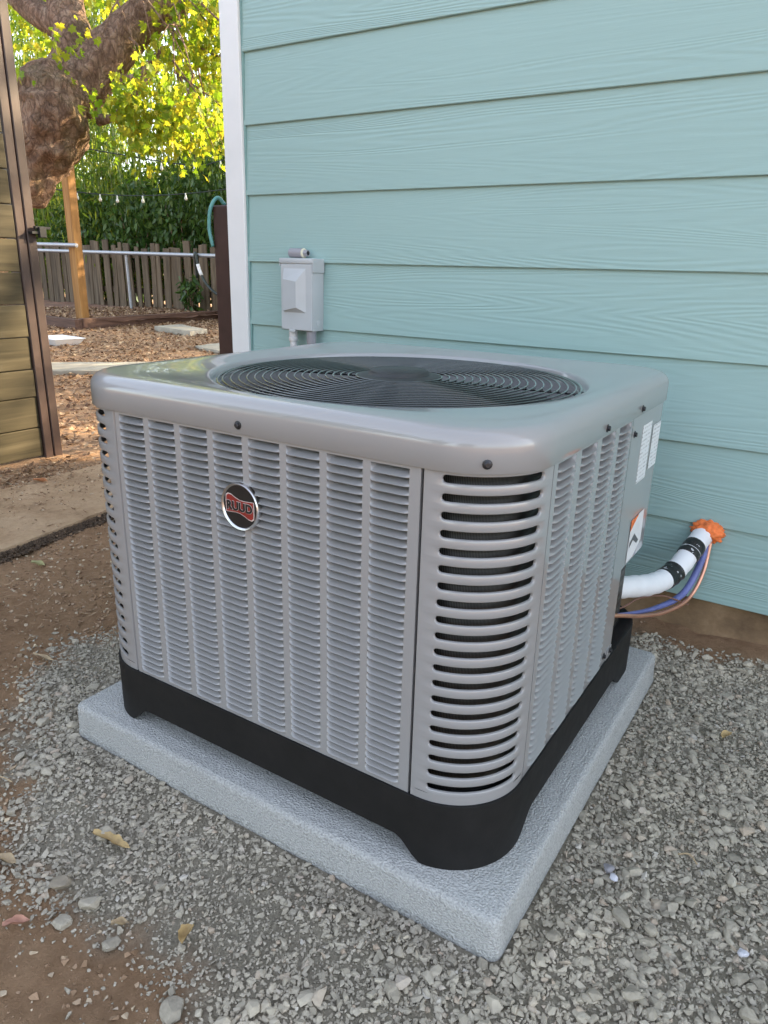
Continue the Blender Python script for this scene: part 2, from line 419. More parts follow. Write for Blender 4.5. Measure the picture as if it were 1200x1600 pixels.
M_BAMBOO = m_leaf('bamboo_leaf', [(0.03,0.07,0.012), (0.05,0.10,0.016), (0.075,0.13,0.02), (0.12,0.15,0.03)], 0.5, [(0.10,0.22,0.02), (0.18,0.30,0.025), (0.30,0.38,0.03), (0.42,0.42,0.05)])
M_LAUREL = m_leaf('laurel_leaf', [(0.028,0.062,0.014), (0.048,0.100,0.020), (0.085,0.140,0.028)], 0.35, None, 0.35)
M_LITTER = m_leaf('dry_leaf', [(0.12,0.06,0.035), (0.22,0.13,0.075), (0.34,0.22,0.135), (0.47,0.34,0.22)], 0.15, None, 0.7)
def leafmat(name, c): 
    return m_plain(name, c, 0.65, 0, 0.25, 60, 0.001, 120)

# ------------------------------------------------------------------ shared dimensions (metres)
YF, XR, XL = -0.9994, 0.9893, 0.2482          # casing: front, right, left planes
YB = YF + (XR - XL)                           # rear plane
CX, CY = (XL+XR)/2, (YF+YB)/2
XS0, XS1 = 0.3589, 0.8786                     # front panel seams
YS = YF + (XR - XS1)
ZC, ZB, ZP = 0.5923, 0.1591, 0.0583           # cap edge, casing bottom, pad top
CR = 0.100                                    # casing corner radius

# ------------------------------------------------------------------ ground
GP = [(-0.12,-0.62),(0.0,-0.745),(-0.07,-0.80),(-0.085,-0.87),(0.03,-0.995),(0.075,-1.06),(0.26,-1.18),(0.401,-1.285),(0.474,-1.275),
      (0.544,-1.276),(0.63,-1.241),(0.696,-1.28),(0.773,-1.293),(0.86,-1.40),(1.0,-1.75),(2.6,-1.9),(2.6,-0.085),(1.3,-0.085),(0.9,-0.10),(0.1,-0.16),(-0.12,-0.30)]
def inside(x, y, poly):
    x = np.asarray(x); y = np.asarray(y); c = np.zeros(x.shape, bool); n = len(poly)
    for i in range(n):
        x1, y1 = poly[i]; x2, y2 = poly[(i+1) % n]
        if y1 == y2: continue
        h = ((y1 > y) != (y2 > y)) & (x < (x2-x1)*(y-y1)/(y2-y1)+x1); c ^= h
    return c
def pdist(x, y, poly):
    d = np.full(np.shape(x), 1e9)
    for i in range(len(poly)):
        a = np.array(poly[i]); b = np.array(poly[(i+1) % len(poly)]); ab = b-a; L = ab@ab
        t = np.clip(((x-a[0])*ab[0]+(y-a[1])*ab[1])/L, 0, 1)
        d = np.minimum(d, np.hypot(x-a[0]-t*ab[0], y-a[1]-t*ab[1]))
    return d
def ground_z(x, y):
    near = np.exp(-((np.asarray(x)-0.3)**2+(np.asarray(y)+0.6)**2)/30.0)
    z = (vnoise(x, y, 3.1)-0.5)*0.020 + (vnoise(x, y, 11, 3, 7)-0.5)*0.013 + (vnoise(x, y, 29, 9, 1)-0.5)*0.010
    z = z*(0.4+0.6*near)
    pad = (np.asarray(x) > 0.17) & (np.asarray(x) < 1.07) & (np.asarray(y) > -1.07) & (np.asarray(y) < -0.2)
    z = np.where(pad, np.minimum(z, 0.0)*0.3-0.002, z)
    wall = np.exp(-(np.asarray(y)/0.10)**2)*(np.asarray(x) > -0.4)*(np.asarray(y) < 0.2)
    return z*0.8 - 0.003 + 0.022*wall
def axis(fine0, fine1, step, far):
    a = list(np.arange(fine0, fine1, step)); s = step; v = a[-1]
    while v < far: s *= 1.22; v += s; a.append(v)
    s = step; v = fine0; b = []
    while v > -far: s *= 1.22; v -= s; b.append(v)
    return np.array(b[::-1] + a)
gx = axis(-1.9, 1.7, 0.016, 140); gy = axis(-1.9, 0.4, 0.016, 140)
GX, GY = np.meshgrid(gx, gy); GZ = ground_z(GX, GY)
nv = len(gx); V = np.stack([GX.ravel(), GY.ravel(), GZ.ravel()], 1)
I = np.arange(len(gx)*len(gy)).reshape(len(gy), len(gx))
Fq = np.stack([I[:-1,:-1], I[:-1,1:], I[1:,1:], I[1:,:-1]], -1).reshape(-1, 4)
me = bpy.data.meshes.new('ground'); me.from_pydata(V.tolist(), [], Fq.tolist()); me.materials.append(M_GROUND)
me.polygons.foreach_set('use_smooth', [True]*len(me.polygons))
ins = inside(V[:,0], V[:,1], GP); pd = pdist(V[:,0], V[:,1], GP)*np.where(ins, 1, -1) + (vnoise(V[:,0], V[:,1], 18)-0.5)*0.09
a = me.attributes.new('gravel', 'FLOAT', 'POINT'); a.data.foreach_set('value', smooth01((pd+0.02)/0.07).astype(np.float32))
tag(link(bpy.data.objects.new('ground', me)), kind='structure')

def m_crumb():
    k = N('dirt_crumb'); return k.set(k.ramp(k.attr(), [(0.0, (0.19,0.118,0.07)), (0.6, (0.36,0.24,0.155)), (0.85, (0.42,0.33,0.24)), (1.0, (0.55,0.44,0.31))]), 0.9, 0, spec=0.15)
# gravel: crushed stone in three sizes
def hull(npts, flat):
    bm = bmesh.new()
    for _ in range(npts):
        d = Vector((random.gauss(0,1), random.gauss(0,1), random.gauss(0,1))).normalized()*random.uniform(0.8, 1.05)
        bm.verts.new((d.x, d.y*random.uniform(0.7,1), d.z*flat))
    r = bmesh.ops.convex_hull(bm, input=bm.verts); 
    bmesh.ops.delete(bm, geom=[g for g in r['geom_interior'] if isinstance(g, bmesh.types.BMVert)], context='VERTS')
    bmesh.ops.triangulate(bm, faces=bm.faces); bm.verts.index_update()
    out = ([tuple(v.co) for v in bm.verts], [tuple(v.index for v in f.verts) for f in bm.faces]); bm.free(); return out
PB = [hull(24, random.uniform(0.55,0.8)) for _ in range(16)]
PM = [hull(15, random.uniform(0.55,0.85)) for _ in range(16)]
PS = [hull(9, random.uniform(0.6,0.9)) for _ in range(10)]
def stone_field(n, r0, r1, protos, bias, lift, x0=-0.25, x1=1.75, y0=-1.6, y1=-0.06, edge=0.035, clump=0.0):
    x = rng.uniform(x0, x1, n); y = rng.uniform(y0, y1, n)
    keep = ~((x > 0.208) & (x < 1.033) & (y > -1.037) & (y < -0.234))
    dd = pdist(x, y, GP)*np.where(inside(x, y, GP), 1, -1) + (vnoise(x, y, 22)-0.5)*0.07 + rng.normal(0, edge, n)
    keep &= dd > 0
    if clump: keep &= vnoise(x, y, 7, 5, 2)*0.7 + vnoise(x, y, 2.5, 8, 3)*0.6 + rng.random(n)*0.35 > clump
    keep &= ~((x < 0.2) & (y > -0.5))
    x, y = x[keep], y[keep]; n = len(x)
    r = r0 + (r1-r0)*rng.random(n)**bias
    s = np.stack([r*rng.uniform(0.85,1.35,n), r*rng.uniform(0.7,1.0,n), r*rng.uniform(0.7,1.05,n)], 1)
    p = np.stack([x, y, ground_z(x, y) + r*lift + rng.uniform(0, r*0.35)], 1)
    return p, rot_mats(n, 0.26), s
p, r, s = stone_field(120000, 0.0018, 0.0042, PS, 1.5, 0.25)
tag(scatter('gravel_fines', PS, p, r, s, M_STONE), 'fine grey gravel chips spread between the larger stones around the pad', 'gravel', kind='stuff')
p, r, s = stone_field(56000, 0.0032, 0.0072, PM, 1.6, 0.20, clump=0.38)
tag(scatter('gravel', PM, p, r, s, M_STONE), 'grey crushed gravel spread around the equipment pad', 'gravel', kind='stuff')
p, r, s = stone_field(3800, 0.0072, 0.0130, PB, 2.4, 0.20, edge=0.03, clump=0.60)
tag(scatter('coarse_gravel', PB, p, r, s, M_STONE), 'coarser grey crushed stones lying on the gravel', 'gravel', kind='stuff')
# stray crumbs and chips on the bare dirt
n = 60000; x = rng.uniform(-1.5, 1.0, n); y = rng.uniform(-1.7, 0.1, n); k = ~inside(x, y, GP) & (rng.random(n) < 0.25+0.75*vnoise(x, y, 6)); x, y = x[k], y[k]; n = len(x)
rr = 0.0011+0.0065*rng.random(n)**4
tag(scatter('dirt_crumbs', PS, np.stack([x, y, ground_z(x, y)+rr*0.3], 1), rot_mats(n, 0.5), np.stack([rr*1.2, rr, rr*0.8], 1), m_crumb()), 'small dirt crumbs and chips scattered on the bare soil', 'soil crumbs', kind='stuff')

# ------------------------------------------------------------------ equipment pad
def pad_mesh():
    x0, x1, y0, y1 = 0.2120, 1.0286, -1.0325, -0.2378
    L = []
    for off, z, r in ((-0.010,-0.012,0.016),(-0.001,-0.010,0.016),(0.002,0.0,0.016),(0,0.010,0.016),(-0.001,0.048,0.016),(-0.0025,0.0545,0.016),(-0.006,0.0575,0.016),(-0.011,0.0583,0.016),(-0.05,0.0583,0.016),(-0.2,0.0583,0.05)):
        L.append([(px, py, z) for px, py in rrect(x0, x1, y0, y1, r, off, 6, 24)])
    V, F = loft(L, True, False, True)
    out = []
    for v in V:
        j = Vector(v)
        out.append((v[0]+0.0012*mnoise.noise(j*14), v[1]+0.0012*mnoise.noise(j*14+Vector((5,0,0))), v[2]+(0.0010*mnoise.noise(j*11) if v[2] > 0.03 and v[2] < 0.0582 else 0)))
    return out, F
V, F = pad_mesh()
pad = put('equipment_pad', V, F, M_PAD, None, True, (0.62,-0.635,0), sharp=60)
tag(pad, 'speckled light grey concrete equipment pad under the air conditioner', 'pad')

# ------------------------------------------------------------------ air conditioner
AC = thing('air_conditioner', (CX, CY, ZP), 'grey louvered outdoor air conditioner with round fan grille on top', 'air conditioner')
# base pan with four feet
def base_pan():
    lo, hi, li, ti = [], [], [], []
    for (x, y) in rrect(XL, XR, YF, YB, CR, 0.0035, 14, 60):
        def lift(d, a, b): return smooth01((d-a)/(b-a))
        dx = min(x-XL, XR-x); dy = min(y-YF, YB-y)
        onx = abs(y-YF) < 0.02 or abs(y-YB) < 0.02
        h = lift(dx, 0.085, 0.128) if onx and dx > 0.06 else (lift(dy, 0.105, 0.155) if dy > 0.06 and dx < 0.02 else 0.0)
        if dx < 0.02 and y > -0.62: h = lift(dy, 0.14, 0.20)
        lo.append((x, y, ZP+0.0006+0.0300*float(h)))
    loop = rrect(XL, XR, YF, YB, CR, 0.0035, 14, 60)
    inn = rrect(XL, XR, YF, YB, CR, -0.004, 14, 60); top = rrect(XL, XR, YF, YB, CR, 0.0005, 14, 60); mid = rrect(XL, XR, YF, YB, CR, 0.0030, 14, 60)
    L = [[(i[0], i[1], ZB-0.03) for i in inn], [(i[0], i[1], o[2]) for i, o in zip(inn, lo)], lo, [(q[0], q[1], ZB-0.004) for q in loop], [(q[0], q[1], ZB-0.0008) for q in mid], [(q[0], q[1], ZB) for q in top], [(q[0], q[1], ZB-0.001) for q in inn]]
    return loft(L, True, False, True)
V, F = base_pan(); put('base_pan', V, F, M_BLACKPL, AC, True, sharp=40)
# coil behind the sheet metal
L = [[(x, y, z) for x, y in rrect(XL, XR, YF, YB, CR, -0.024, 12, 4)] for z in (ZB, ZC)]
V, F = loft(L); coil = put('coil', V, F, M_COIL, AC, True)

# slotted corner panels, laid out on an unrolled strip (s,z) and bent round the corner
ARC = CR*math.pi/2; FLAT = (XR-XS1)-CR
def bend(s, z, dep, corner):
    """s from 0 at the front seam to 2*FLAT+ARC at the far seam; dep inwards"""
    if s < FLAT: x, y, nx, ny = s, 0.0, 0.0, -1.0
    elif s < FLAT+ARC:
        a = (s-FLAT)/CR; x = FLAT+CR*math.sin(a); y = CR*(1-math.cos(a)); nx, ny = math.sin(a), -math.cos(a)
    else: x, y, nx, ny = FLAT+CR, CR+(s-FLAT-ARC), 1.0, 0.0
    x -= nx*dep; y -= ny*dep
    if corner == 'fr': return (XS1+x, YF+y, z)
    if corner == 'fl': return (XS0-x, YF+y, z)
    if corner == 'rl': return (XS0-x, YB-y, z)
PITCH = 0.02118; SLOT0 = 0.5835; SH = 0.0046
def corner_panel(corner):
    smax = 2*FLAT+ARC; s0, s1 = 0.0028, smax-0.0012; a, b = 0.0245, smax-0.0255
    V, F = [], []
    def strip(zl, zh, m=30):
        n = len(V)
        for i in range(m+1):
            s = s0+(s1-s0)*i/m; V.append(bend(s, zl, 0, corner)); V.append(bend(s, zh, 0, corner))
        for i in range(m): F.append((n+2*i, n+2*i+2, n+2*i+3, n+2*i+1))
    m, q = 24, 6
    for k in range(20):
        zc = SLOT0-k*PITCH; zl, zh = zc-PITCH/2, zc+PITCH/2
        rings = []
        for off, dep in (('cell', 0), (0.0013, 0), (0.0008, 0.0003), (0.0001, 0.0012), (0.0, 0.0030), (0.0, 0.0036)):
            ring = []; h = SH+(off if off != 'cell' else 0)
            for i in range(m+1):
                s = a+SH+(b-a-2*SH)*i/m; ring.append((s, zl if off == 'cell' else zc-h))
            for i in range(1, q):
                t = -math.pi/2+math.pi*i/q
                ring.append((s1, zl+(zh-zl)*i/q) if off == 'cell' else (b-SH+h*math.cos(t), zc+h*math.sin(t)))
            for i in range(m, -1, -1):
                s = a+SH+(b-a-2*SH)*i/m; ring.append((s, zh if off == 'cell' else zc+h))
            for i in range(1, q):
                t = math.pi/2+math.pi*i/q
                ring.append((s0, zh-(zh-zl)*i/q) if off == 'cell' else (a+SH+h*math.cos(t), zc+h*math.sin(t)))
            rings.append([bend(s, z, dep, corner) for s, z in ring])
        # corner fill of the cell
        n = len(V); v, f = loft(rings, True); V += v; F += [tuple(i+n for i in g) for g in f]
        for (sa, sb) in ((s0, a+SH), (b-SH, s1)):
            pass
    # triangles at cell corners (between first/last long-side point and the side edge)
    for k in range(20):
        zc = SLOT0-k*PITCH; zl, zh = zc-PITCH/2, zc+PITCH/2
        for z, sgn in ((zl, 1), (zh, -1)):
            for sa, sb in ((s0, a+SH), (b-SH, s1)):
                n = len(V); zz = z+sgn*(zh-zl)/q
                edge = sa if sa == s0 else sb; inn = sb if sa == s0 else sa
                V.extend([bend(edge, z, 0, corner), bend(inn, z, 0, corner), bend(edge, zz, 0, corner)]); F.append((n, n+1, n+2))
    strip(SLOT0+PITCH/2, ZC+0.006); strip(ZB-0.002, SLOT0-19.5*PITCH)
    # folded side flanges
    for s in (s0, s1):
        n = len(V)
        for z in (ZB-0.002, ZC+0.006): V.append(bend(s, z, 0, corner)); V.append(bend(s, z, 0.012, corner))
        F.append((n, n+1, n+3, n+2))
    return V, F
for c in ('fr', 'fl', 'rl'):
    V, F = corner_panel(c)
    bm = bmesh.new(); me = new_mesh('corner_panel', np.array(V)-np.array(origin(AC)), F, M_PAINT, True)
    bm.from_mesh(me); bmesh.ops.remove_doubles(bm, verts=bm.verts, dist=1e-5); bmesh.ops.recalc_face_normals(bm, faces=bm.faces); bm.to_mesh(me); bm.free()
    me.set_sharp_from_angle(angle=math.radians(50))
    link(bpy.data.objects.new('corner_panel', me), AC)

# louvers
LP = (0.5880-0.1670)/40
def louver_mesh(w):
    """local: x along, y inward, z up; centre of the pitch"""
    xs = [-0.5, -0.5+0.035, -0.5+0.09, -0.5+0.17, 0.0, 0.5-0.17, 0.5-0.09, 0.5-0.035, 0.5]
    e = [0, 0.40, 0.82, 1, 1, 1, 0.82, 0.40, 0]
    mid = [(0.0215, 0.38), (0.0125, 0.15), (0.0045, -0.10), (-0.0010, -0.32), (-0.0038, -0.45), (-0.0032, -0.52), (0.0016, -0.49)]
    end = [(0.0, 0.5), (0.0, 0.22), (0.0, -0.10), (0.0, -0.33), (0.0, -0.44), (0.0, -0.495), (0.0006, -0.5)]
    V, F = [], []
    for x, t in zip(xs, e):
        for (ya, za), (yb, zb) in zip(mid, end):
            V.append((x*w, ya*t+yb*(1-t), (za*t+zb*(1-t))*LP))
    m = len(mid)
    for i in range(len(xs)-1):
        for j in range(m-1): F.append((i*m+j, i*m+j+1, (i+1)*m+j+1, (i+1)*m+j))
    return V, F
def panel_frame(u0, u1, cols, w, pitch, first, to, seam):
    """vertical ribs + top and bottom rails as one sheet"""
    V, F = [], []
    def q(ua, ub, za, zb, dep=0.0):
        n = len(V); V.extend([to(ua, za, dep), to(ub, za, dep), to(ub, zb, dep), to(ua, zb, dep)]); F.append((n, n+1, n+2, n+3))
    zt, zl = 0.5880, 0.1670
    edges = [u0+seam] + [e for c in range(cols) for e in (first+c*pitch, first+c*pitch+w)] + [u1-seam]
    for i in range(0, len(edges), 2): q(edges[i], edges[i+1], zl, zt)
    q(u0+seam, u1-seam, zt, ZC+0.006); q(u0+seam, u1-seam, ZB-0.002, zl)
    for u in (u0+seam, u1-seam):
        n = len(V); V.extend([to(u, ZB-0.002, 0), to(u, ZB-0.002, 0.012), to(u, ZC+0.006, 0.012), to(u, ZC+0.006, 0)]); F.append((n, n+1, n+2, n+3))
    return V, F
V, F = panel_frame(XS0, XS1, 8, 0.0520, 0.0631, 0.3690, lambda u, z, d: (u, YF+d, z), 0.0012)
front = put('front_panel', V, F, M_PAINT, AC, recalc=True)
V, F = panel_frame(YS, -0.5450, 4, 0.0640, 0.0852, -0.8740, lambda u, z, d: (XR-d, u, z), 0.0010)
side = put('side_panel', V, F, M_PAINT, AC, recalc=True)
V, F = panel_frame(YS, YB-(XR-XS1), 8, 0.0520, 0.0631, YS+0.0101, lambda u, z, d: (XL+d, u, z), 0.0012)
put('side_panel', V, F, M_PAINT, AC, recalc=True)
LV, LF = louver_mesh(0.0526)
lm = new_mesh('louver', LV, LF, M_PAINT, True); lm.set_sharp_from_angle(angle=math.radians(50))
rest = []
for c in range(8):
    for k in range(40):
        loc = (0.3690+0.0260+c*0.0631, YF, 0.5880-(k+0.5)*LP)
        if c > 0 or k < 20: inst('louver', lm, loc, front)
        else: rest.append(([(v[0]+loc[0], v[1]+loc[1], v[2]+loc[2]) for v in LV], LF))
SV, SF = louver_mesh(0.0646)
for c in range(4):
    for k in range(40):
        loc = (XR, -0.8740+0.0320+c*0.0852, 0.5880-(k+0.5)*LP)
        rest.append(([(loc[0]-v[1], loc[1]+v[0], loc[2]+v[2]) for v in SV], SF))
for c in range(8):
    for k in range(40):
        loc = (XL, YS+0.0101+0.0260+c*0.0631, 0.5880-(k+0.5)*LP)
        rest.append(([(loc[0]+v[1], loc[1]+v[0], loc[2]+v[2]) for v in LV], LF))
V, F = join(*rest); o = put('louvers', V, F, M_PAINT, AC, True, sharp=50); o['kind'] = 'stuff'

# control cover at the rear right corner with the valve recess below it
def arc_rear(n=10, off=0.0):
    return [(XR-CR+(CR+off)*math.cos(t), YB-CR+(CR+off)*math.sin(t)) for t in [math.pi/2*i/n for i in range(n+1)]]
path = [(XR, -0.5440), (XR, -0.49), (XR, -0.42)] + arc_rear() + [(XR-CR-0.2, YB), (XS0, YB)]
zr = 0.322
V, F = loft([[(x, y, z) for x, y in path] for z in (zr, ZC+0.006)], False); 
inn = [(XR-0.012, -0.5440), (XR-0.012, -0.49), (XR-0.012, -0.42)] + [(x, y) for x, y in arc_rear(10, -0.012)] + [(XR-CR-0.2, YB-0.012), (XS0, YB-0.012)]
n = len(V); V += [(x, y, zr) for x, y in inn]; m = len(path)
for i in range(m-1): F.append((i, n+i, n+i+1, i+1))
cover = put('control_cover', V, F, M_PAINT, AC, True, recalc=True, sharp=40)
V, F = loft([[(x, y, z) for x, y in [(XR-0.0006, -0.5440), (XR-0.0006, -0.4880), (XR-0.006, -0.4835), (XR-0.10, -0.40), (XR-0.10, YB+0.0), (XS0, YB)]] for z in (ZB-0.002, zr)], False)
put('valve_panel', V, F, M_PAINT, AC, recalc=True)
V, F = box(XR-0.0016, XR+0.0008, -0.5160, -0.4885, ZB-0.010, ZB+0.020); put('bracket', V, F, M_PAINT, AC)
# labels, a white patch and screws on the casing
V, F = box(XR-0.001, XR+0.0006, -0.474, -0.418, 0.470, 0.568); put('label', V, F, M_LABEL, AC)['label'] = 'white printed rating label on the rear of the side'
L0 = arc_rear(24, 0.0006); pts = [q for q in L0 if q[1] < -0.345][:8]
V, F = loft([[(x, y, z) for x, y in [(XR+0.0006, -0.404)]+pts] for z in (0.480, 0.558)], False); put('label', V, F, M_LABEL, AC)['label'] = 'narrow white label wrapping the rear corner'
lb = put('label', [(XR+0.0008, -0.468, 0.404), (XR+0.0008, -0.3835, 0.404), (XR+0.0008, -0.3800, 0.345), (XR+0.0008, -0.425, 0.326), (XR+0.0008, -0.468, 0.326)], [(0,4,3,2,1)], M_WHITE, AC)  # flat white patch with an orange corner and a dark bent band
lb['label'] = 'white patch with orange corner and dark band above the valves'
put('orange_corner', [(XR+0.0012, -0.468, 0.404), (XR+0.0012, -0.420, 0.404), (XR+0.0012, -0.468, 0.384)], [(0,2,1)], M_FOAM, lb)
put('dark_band', [(XR+0.0012, -0.462, 0.362), (XR+0.0012, -0.435, 0.372), (XR+0.0012, -0.400, 0.350), (XR+0.0012, -0.412, 0.347), (XR+0.0012, -0.440, 0.361), (XR+0.0012, -0.462, 0.352)], [(0,5,4,3,2,1)], m_plain('patch_dark', (0.09,0.09,0.10), 0.5), lb)
def screw(p, axis, parent, r=0.0036):
    pr = [(r*1.6, 0.0), (r*1.6, 0.0006), (r, 0.0012), (r, 0.0034), (r*0.7, 0.0042), (0.0003, 0.0042)]
    sg = {'y': -1, 'x': 1, 'z': 1}[axis]
    V, F = lathe([(a, sg*h) for a, h in pr], p, 12, axis)
    put('screw', V, F, M_SCREW, parent, recalc=True)
# cap
def cap():
    L = []; prof = [(-0.004, ZC+0.002), (0.0030, ZC), (0.0040, ZC+0.001), (0.0040, 0.6195)]
    R = 0.0205
    for i in range(1, 9):
        t = math.pi/2*i/8*0.97; prof.append((0.0040-R*(1-math.cos(t)), 0.6195+R*math.sin(t)))
    for off, z in prof: L.append([(x, y, z) for x, y in rrect(XL, XR, YF, YB, CR, off, 14, 16)])
    last = L[-1]; z0 = last[0][2]
    for f in (0.10, 0.25, 0.45, 0.65, 0.85, 0.96, 1.0):
        l = []
        for (x, y, _) in last:
            a = math.atan2(y-CY, x-CX); tx, ty = CX+0.3100*math.cos(a), CY+0.3100*math.sin(a)
            l.append((x+(tx-x)*f, y+(ty-y)*f, z0+0.0012*math.sin(math.pi*min(1, f*1.3))*(f < .77)-0.0082*f**1.6))
        L.append(l)
    for r, z in ((0.3080, 0.6305), (0.3066, 0.6275), (0.3058, 0.6235), (0.3044, 0.6205), (0.3025, 0.6192), (0.2960, 0.6185), (0.2935, 0.6172), (0.2925, 0.6140), (0.2920, 0.560)):
        L.append([(CX+r*math.cos(math.atan2(y-CY, x-CX)), CY+r*math.sin(math.atan2(y-CY, x-CX)), z) for (x, y, _) in last])
    return loft(L, True)
V, F = cap(); capo = put('top_cap', V, F, M_PAINT, AC, True, sharp=45)
for q, ax in (((0.609, YF-0.004, 0.604), 'y'), ((XR+0.004, -0.700, 0.602), 'x'), ((XR+0.004, -0.514, 0.602), 'x'), ((XR, -0.541+0.014, 0.563), 'x'), ((XR, -0.532, 0.175), 'x'), ((XR+0.0008, -0.497, 0.171), 'x')): screw(q, ax, AC)
# screw at the rounded corner
a = math.radians(-55); cxs, cys = XR-CR+(CR+0.004)*math.cos(a), YF+CR+(CR+0.004)*math.sin(a)
V, F = lathe([(0.0056,0),(0.0056,0.0006),(0.0038,0.0012),(0.0038,0.0034),(0.0026,0.0042),(0.0003,0.0042)], (0,0,0), 12, 'z')
Mx = Matrix.Translation((cxs, cys, 0.604)) @ Vector((math.cos(a), math.sin(a), 0)).to_track_quat('Z', 'Y').to_matrix().to_4x4()
V, F = xform((V, F), Mx); put('screw', V, F, M_SCREW, AC, recalc=True)
# fan guard
guard = put('fan_guard', *torus((CX, CY, 0.6235), 0.2975, 0.0026, 96, 8), M_WIRE, AC, True)
for i in range(18):
    r = 0.072+(0.2890-0.072)*i/17
    z = 0.6255+0.0030*(1-(r/0.28)**2)
    put('ring', *torus((CX, CY, z), r, 0.00145, 80, 8), M_WIRE, guard, True)
for i in range(6):
    a = math.radians(12+60*i); c, s = math.cos(a), math.sin(a); pth = []
    for r in (0.050, 0.12, 0.20, 0.27, 0.3000): pth.append((CX+r*c, CY+r*s, 0.6222+0.0030*(1-(r/0.28)**2)))
    put('spoke', *tube(pth, 0.0026, 8), M_WIRE, guard, True)
    tb = xform(bevbox(-0.010, 0.012, -0.006, 0.006, 0.0, 0.003, 0.001, 1), Matrix.Translation((CX+0.298*c, CY+0.298*s, 0.6190)) @ Matrix.Rotation(a, 4, 'Z'))
    put('tab', *tb, M_WIRE, guard)
    screw((CX+0.2990*c, CY+0.2990*s, 0.6218), 'z', guard, 0.0040)
put('hub_disc', *lathe([(0.071, 0.6235), (0.071, 0.6285), (0.068, 0.6305), (0.052, 0.6318), (0.049, 0.6345), (0.048, 0.6375), (0.045, 0.6395), (0.0005, 0.6402)], (CX, CY, 0), 40), M_HUB, guard, True, recalc=True, sharp=35)
fan = put('fan', *lathe([(0.045, 0.540), (0.045, 0.585), (0.040, 0.590), (0.0005, 0.591)], (CX, CY, 0), 24), M_FAN, AC, True, recalc=True, sharp=40)
for b in range(4):
    V, F = [], []; a0 = math.radians(20+90*b)
    for i in range(9):
        r = 0.035+0.248*i/8
        for j in range(9):
            t = j/8; a = a0+math.radians(62)*(t-0.5)*(0.75+0.25*i/8); zz = 0.545+0.050*t*(1.1-0.3*i/8)+0.010*math.sin(math.pi*t)
            V.append((CX+r*math.cos(a), CY+r*math.sin(a), zz))
    for i in range(8):
        for j in range(8): n = i*9+j; F.append((n, n+9, n+10, n+1))
    put('blade', V, F, M_FAN, fan, True)
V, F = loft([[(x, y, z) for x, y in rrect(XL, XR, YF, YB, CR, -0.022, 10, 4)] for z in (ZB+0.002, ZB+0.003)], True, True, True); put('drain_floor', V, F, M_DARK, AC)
put('motor', *lathe([(0.07, 0.36), (0.07, 0.50), (0.06, 0.515), (0.012, 0.52), (0.012, 0.54)], (CX, CY, 0), 24), M_DARK, AC, True, recalc=True, sharp=40)
# badge
BX, BZ = 0.6072, 0.4940; BY = YF-0.0030
badge = put('badge', *lathe([(0.0305, 0.004), (0.0305, -0.0005), (0.0300, -0.0015), (0.0005, -0.0015)], (BX, BY, BZ), 48, 'y'), M_BADGE, AC, True, recalc=True, sharp=40)
prof = [(0.0325, 0.004), (0.0330, -0.002), (0.0318, -0.0036), (0.0300, -0.0030), (0.0292, -0.0012)]
put('rim', *lathe(prof, (BX, BY, BZ), 64, 'y'), M_CHROME, badge, True, recalc=True, sharp=50)
def swoosh(scale, dy):
    top = [(-0.0240, 0.0070), (-0.0235, 0.0125), (-0.0195, 0.0150), (-0.0140, 0.0142), (-0.0075, 0.0112), (0.0, 0.0088), (0.0080, 0.0084), (0.0160, 0.0090), (0.0240, 0.0096)]
    P = top + [(-x, -z) for x, z in top]
    cx = sum(p[0] for p in P)/len(P); V = [(BX+x*scale[0], BY-dy, BZ+z*scale[1]) for x, z in P]
    return V, [tuple(range(len(V)))[::-1]]
put('swoosh', *swoosh((1.06, 1.10), 0.0018), M_BLINE, badge)
put('swoosh', *swoosh((1.0, 1.0), 0.0021), M_RED, badge)
def text_mesh(body, size, offset, dep, mat, name):
    cu = bpy.data.curves.new(name, 'FONT'); cu.body = body; cu.size = size; cu.align_x = 'CENTER'; cu.align_y = 'CENTER'; cu.offset = offset; cu.extrude = 0.0001
    cu.space_character = 1.06
    tmp = bpy.data.objects.new('tmp_text', cu); COL.objects.link(tmp); bpy.context.view_layer.update()
    dg = bpy.context.evaluated_depsgraph_get(); me = bpy.data.meshes.new_from_object(tmp.evaluated_get(dg)); bpy.data.objects.remove(tmp)
    xs_ = [v.co.x for v in me.vertices]; kx = (0.0440+2*offset)/(max(xs_)-min(xs_)); xm = (max(xs_)+min(xs_))/2; zs_ = [v.co.y for v in me.vertices]; zm = (max(zs_)+min(zs_))/2
    V = [(BX+(v.co.x-xm)*kx, BY-dep-v.co.z, BZ+(v.co.y-zm)) for v in me.vertices]; F = [tuple(p.vertices) for p in me.polygons]
    bpy.data.meshes.remove(me)
    put(name, V, F, mat, badge)
text_mesh('RUUD', 0.0165, 0.00115, 0.0025, M_BLINE, 'lettering_outline')
text_mesh('RUUD', 0.0165, 0.00070, 0.0029, M_BADGE, 'lettering')

